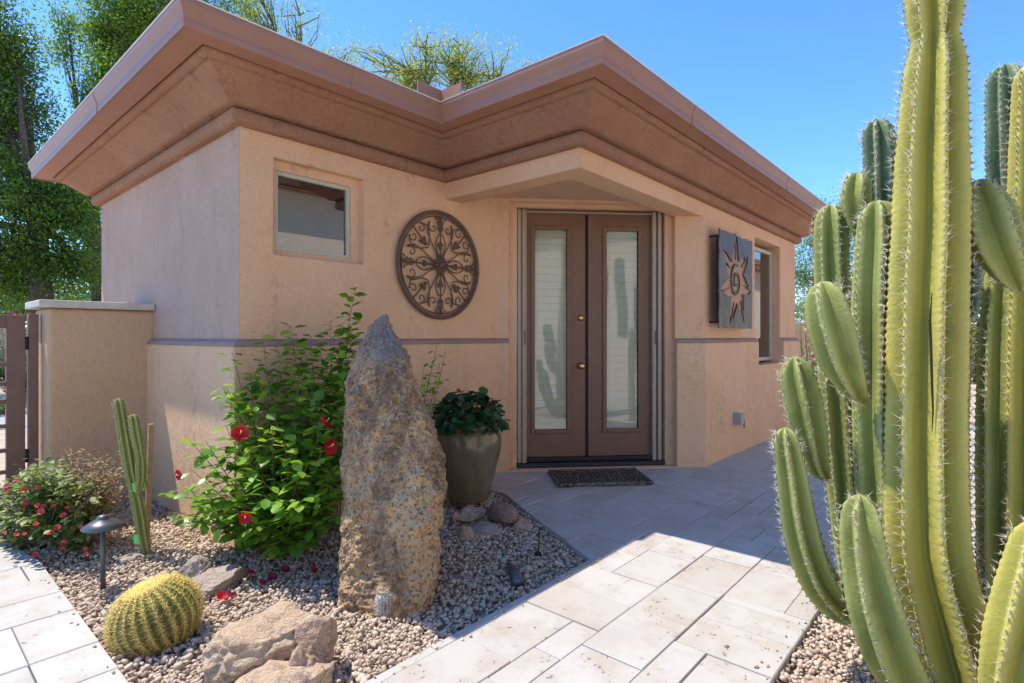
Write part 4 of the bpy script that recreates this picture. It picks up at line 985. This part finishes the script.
# ---------------------------------------------------------------- trees and background
def tree(name, label, base, fork, lobes, leafm, barkm, ncl, per, lsize, r_trunk, clr=.45, T=QD, group=None, droop=.0, cat='tree', twigr=.007):
    """lobes: (centre, radii, weight).  Twigs run to cluster points spread through each lobe; leaves crowd round the twig ends"""
    t = thing(name, label, cat, base, group); base = Vector(base); fork = Vector(fork); b = MB(); br = MB()
    b.tube(catmull([base + Vector((0, 0, -.2)), base.lerp(fork, .5) + Vector((.12, .05, 0)), fork], .3), [r_trunk*(1.15 - .45*i/20) for i in range(len(catmull([base + Vector((0, 0, -.2)), base.lerp(fork, .5), fork], .3)))] if False else r_trunk*.9, 10)
    P, A, Nn, S_ = [], [], [], []; rs = np.random.default_rng(abs(hash(label)) % 1000 if False else len(label)*7 + int(base.x*10) % 97)
    wt = sum(l[2] for l in lobes)
    for c, rad, w in lobes:
        c = Vector(c); mid = fork.lerp(c, .5) + Vector((rs.normal()*.3, rs.normal()*.3, .3))
        pts = catmull([fork, mid, c], .3); k = len(pts); b.tube(pts, [r_trunk*(.42 - .36*i/(k-1)) for i in range(k)], 7)
        for _ in range(int(ncl*w/wt)):
            d = rs.normal(size=3); d /= np.linalg.norm(d); q = rs.random()**.45; cp = c + Vector(d*q*np.array(rad))
            s = Vector(pts[rs.integers(k//2, k)]); m_ = s.lerp(cp, .55) + Vector(rs.normal(size=3)*.12)
            br.tube([s, m_, cp], [twigr*1.6, twigr, twigr*.35], 4, False)
            n = int(per*rs.uniform(.5, 1.4)); r_c = clr*rs.uniform(.6, 1.25)
            tw = (cp - m_).normalized()
            off = rs.normal(size=(n, 3))*r_c*.5; off += np.outer(rs.uniform(-1, .6, n), np.array(tw))*r_c*.8; off *= rs.uniform(.75, 1.25, 3); off[:, 2] -= droop*np.abs(off[:, 0])
            pp = np.array(cp) + off; P.append(pp); ax = off*.8 + rs.normal(size=(n, 3))*r_c*.6; A.append(ax); Nn.append(rs.normal(size=(n, 3)) + np.array((0, 0, .8))); S_.append(lsize*rs.uniform(.6, 1.3, n))
    b.build('trunk', barkm, t, True); br.build('branches', barkm, t, True)
    V, Fc = leafset(np.concatenate(P), np.concatenate(A), np.concatenate(Nn), np.concatenate(S_), T); mk('crown', V, Fc, leafm, t)
    return t
def gb(px, d): p = at(px, 336, d); return (p.x, p.y, -.1)
def LB(px, py, d, rx, rz, w=1, ry=None): return (at(px, py, d), (rx, ry or rx, rz), w)
tree('shade_tree', 'dark dense tree at the left edge behind the gate', gb(36, 13), at(36, 235, 13),
     [LB(-12, 30, 13, .95, 1.4), LB(5, 115, 13, .95, 1.0), LB(10, 190, 12.6, 1.2, 1.1, 1.2), LB(62, 215, 13, .7, .9, .8), LB(-40, 120, 13, 1.6, 2.2, 1.4), LB(8, 255, 12.8, 1.0, .7, .7), LB(70, 268, 13.4, .8, .7, .7), LB(5, 285, 13.4, 1.2, .5, .6), LB(18, 60, 13, .3, .6, .25), LB(-60, 240, 13, 1.4, 1.2, .8)],
     M['elm'], M['bark'], 560, 140, .078, .26, .40)
tree('shade_tree', 'taller bright green tree rising behind the left roof corner', gb(96, 15), at(92, 215, 15),
     [LB(140, 10, 15, 1.3, 1.3, 1.2), LB(175, 0, 15, 1.7, 1.5, 1.2), LB(105, 35, 15, .5, .8, .45), LB(130, 80, 15, 1.2, 1.0, .8), LB(98, 110, 15, .45, .5, .35), LB(118, 150, 15.4, .9, 1.2, .8), LB(88, 215, 15, .8, .8, .6), LB(68, 22, 15, .4, .35, .15), LB(62, 48, 15, .35, .25, .12), LB(200, -60, 15, 1.5, 1.3, .8), LB(130, -50, 15, 1.4, 1.0, .7), LB(82, 265, 15.5, .7, .5, .3)],
     M['elm2'], M['bark'], 560, 135, .078, .20, .38)
tree('palo_verde', 'sparse palo verde with thin twigs above the middle of the roof line', gb(290, 18), at(285, 120, 18),
     [LB(262, 25, 18, .8, 1.2, .7), LB(300, 15, 18, .9, .6, .4), LB(245, 8, 18, .7, .9, .5), LB(305, 62, 18, 1.2, .6, .8), LB(340, 65, 18, .9, .5, .5), LB(255, -15, 18, .6, .7, .3)],
     M['palo'], M['barkg'], 150, 42, .075, .10, .36, T=tmpl((0, .8, 1, .7, 0), .1, .15, .2), droop=.2, twigr=.018)
tree('palo_verde', 'yellow green palo verde seen over the inner roof corner', gb(430, 18), at(430, 130, 18),
     [LB(412, 70, 18, 1.3, .75, 1), LB(450, 64, 18, 1.3, .75, 1), LB(405, 85, 18, .8, .4, .5), LB(470, 80, 18, .9, .5, .6), LB(460, 45, 18, .5, .5, .25), LB(500, 76, 18, 1.2, .8, .7), LB(425, 48, 18, .7, .5, .4), LB(375, 62, 18, 1.0, .6, .4), LB(520, 78, 18, .7, .7, .25)],
     M['palo'], M['barkg'], 260, 42, .075, .11, .36, T=tmpl((0, .8, 1, .7, 0), .1, .15, .2), droop=.2, twigr=.018)
tree('desert_tree', 'pale feathery tree beyond the right end of the house', gb(835, 24), at(835, 300, 24),
     [LB(812, 245, 24, 1.4, 1.2, 1), LB(845, 225, 24, 1.6, 1.5, 1.2), LB(800, 280, 24, 1.2, .8, .7), LB(870, 255, 24, 1.4, 1.4, 1), LB(830, 285, 24, 1.5, .8, .8), LB(805, 312, 23, 1.4, .7, .9), LB(850, 315, 23, 1.6, .7, .9)],
     M['pale'], M['barkg'], 230, 130, .09, .14, .55, droop=.2)
tree('desert_tree', 'dark green tree showing between the cactus stems far right', gb(985, 17), at(985, 330, 17),
     [LB(965, 300, 17, 1.0, 1.2, 1), LB(1000, 290, 17, 1.3, 1.4, 1), LB(965, 365, 17, .9, .9, 1), LB(985, 350, 16.6, 1.2, 1.0, 1)],
     M['elm'], M['bark'], 150, 110, .09, .12, .4)
tree('desert_tree', 'rounded pale tree low behind the gate at the left edge', gb(-5, 21), at(-5, 318, 21),
     [LB(-20, 295, 21, 1.6, 1.0, 1), LB(15, 298, 21, 1.3, .8, 1), LB(40, 305, 21, 1.2, .6, .7), LB(75, 300, 21, 1.0, .8, .7)],
     M['pale'], M['barkg'], 150, 130, .10, .14, .5)
# shrubs and walls in the distance
c = gnd(808, 425); c = at(808, 425, 10.2); c.z = -.05
sh = [c + Vector((random.uniform(-.55, .55), random.uniform(-.45, .45), random.uniform(.3, 1.75))) for _ in range(70)]
rs_ = shrub('oleander', 'tall dark shrub with red flowers past the far end of the house', 'shrub', c, sh, M['elm'], M['stem'], .09, 22, NAR, spread=.15, r0=.012)
for k in range(14): flower('flower', c + Vector((random.uniform(-.6, .1), random.uniform(-.6, -.1), random.uniform(.8, 1.7))), (-.6, -.6, .5), .045, M['red'], rs_)
a = at(770, 336, 19); d_ = at(1080, 336, 22)
w2 = thing('boundary_wall', 'low tan boundary wall beyond the right end of the house', 'wall', (a.x, a.y, 0))
u_ = (Vector((d_.x, d_.y, 0)) - Vector((a.x, a.y, 0))); Ln = u_.length; u_.normalize(); v_ = Vector((-u_.y, u_.x, 0)); loc = Vector((a.x, a.y, 0))
fl_ = lambda x, y, z: tuple(loc + u_*x + v_*y + Vector((0, 0, z)))
MB().hexa(fl_, (0, 0, -.1), (Ln, .2, 1.72)).build('wall', M['gwall'], w2); MB().hexa(fl_, (-.02, -.03, 1.722), (Ln + .02, .23, 1.79)).build('cap', M['concrete'], w2)
w3 = thing('boundary_wall', 'pale yellow tan wall across the driveway seen through the gate', 'wall', (-10, 27, 0))
M['farwall'] = stucco('pale_far_stucco', (.55, .45, .29), (.62, .51, .34), (.4, .3, .2), streak=.3)
MB().box((-30, 27, -.1), (22, 27.25, 1.55)).build('wall', M['farwall'], w3); MB().box((-30.1, 26.95, 1.552), (22.1, 27.3, 1.62)).build('cap', M['concrete'], w3)
for k, (px, d, h, lb) in enumerate([(6, 10.0, .45, 'low dark bush by the driveway seen through the gate, nearer one'), (12, 17.8, .6, 'grey green bush at the far side of the driveway'), (-25, 19.5, .9, 'rounded bush against the far pale wall')]):
    c = at(px, 336, d); c.z = -.08; sh = [c + Vector((random.uniform(-.6, .6), random.uniform(-.5, .5), random.uniform(.1, h))) for _ in range(40)]
    shrub('desert_shrub', lb, 'shrub', c, sh, M['elm'], M['twig'], .06, 40, spread=.1, start=.2)
c = at(14, 336, 12.2); c.z = -.08
bg_ = shrub('bougainvillea', 'red flowering bush past the gate under the dark tree', 'shrub', c, [c + Vector((random.uniform(-.9, .9), random.uniform(-.5, .5), random.uniform(.4, 1.9))) for _ in range(60)], M['elm'], M['stem'], .07, 30, spread=.15, start=.3)
for k in range(30): flower('flower', c + Vector((random.uniform(-.9, .9), random.uniform(-.6, -.1), random.uniform(.9, 1.95))), (-.3, -.8, .4), .05, M['pink'], bg_)
# house across the court: mirrored in the window and door glass
oh = thing('house', 'plain cream house across the court, mirrored in the small square window', 'house', (4, -4.6, 0))
M['cream'] = stucco('cream_stucco', (.82, .68, .50), (.86, .73, .56), (.5, .36, .26), streak=.2)
MB().box((-6, -9, -.1), (36, -4.6, 4.62)).build('wall', M['cream'], oh)
MB().box((-6.5, -9.5, 4.622), (36.5, -4.15, 4.80)).build('soffit', M['soffit'], oh); MB().box((-6.6, -9.6, 4.802), (36.6, -4.1, 5.05)).build('roof', M['trim'], oh)

# ---------------------------------------------------------------- light, sky, camera
sun_dir = Vector((-.20, .46, 1)).normalized()
sl = bpy.data.lights.new('sun', 'SUN'); sl.energy = 2.0; sl.angle = math.radians(.53); sl.color = (1, .92, .80)
so = bpy.data.objects.new('sun', sl); link(so); so.rotation_euler = (-sun_dir).to_track_quat('-Z', 'Y').to_euler()
W = bpy.data.worlds.new('World'); bpy.context.scene.world = W; W.use_nodes = True
nt = W.node_tree; bg = nt.nodes['Background']; sky = nt.nodes.new('ShaderNodeTexSky'); sky.sky_type = 'NISHITA'; sky.sun_disc = False
sky.sun_elevation = math.asin(sun_dir.z); sky.sun_rotation = math.atan2(sun_dir.x, sun_dir.y); sky.altitude = 1500; sky.air_density = 1.0; sky.dust_density = 0; sky.ozone_density = 7
hs = nt.nodes.new('ShaderNodeHueSaturation'); hs.inputs['Saturation'].default_value = 1.12; nt.links.new(sky.outputs[0], hs.inputs['Color']); nt.links.new(hs.outputs[0], bg.inputs[0]); bg.inputs[1].default_value = .102
cd = bpy.data.cameras.new('camera'); cam = bpy.data.objects.new('camera', cd); link(cam)
cam.location = (0, 0, EYE); cam.rotation_euler = (PI/2, 0, YAW - PI/2)
cd.sensor_width = 36; cd.lens = F_PX*36/1024; cd.shift_x = -(CXP - 512)/1024; cd.shift_y = -(341.5 - HY)/1024; cd.clip_start = .05; cd.clip_end = 2000
S0 = bpy.context.scene; S0.camera = cam
S0.view_settings.view_transform = 'Standard'; S0.view_settings.look = 'None'; S0.view_settings.gamma = 1; S0.view_settings.exposure = 1.75
S0.cycles.max_bounces = 10; S0.cycles.diffuse_bounces = 7; S0.cycles.transparent_max_bounces = 12
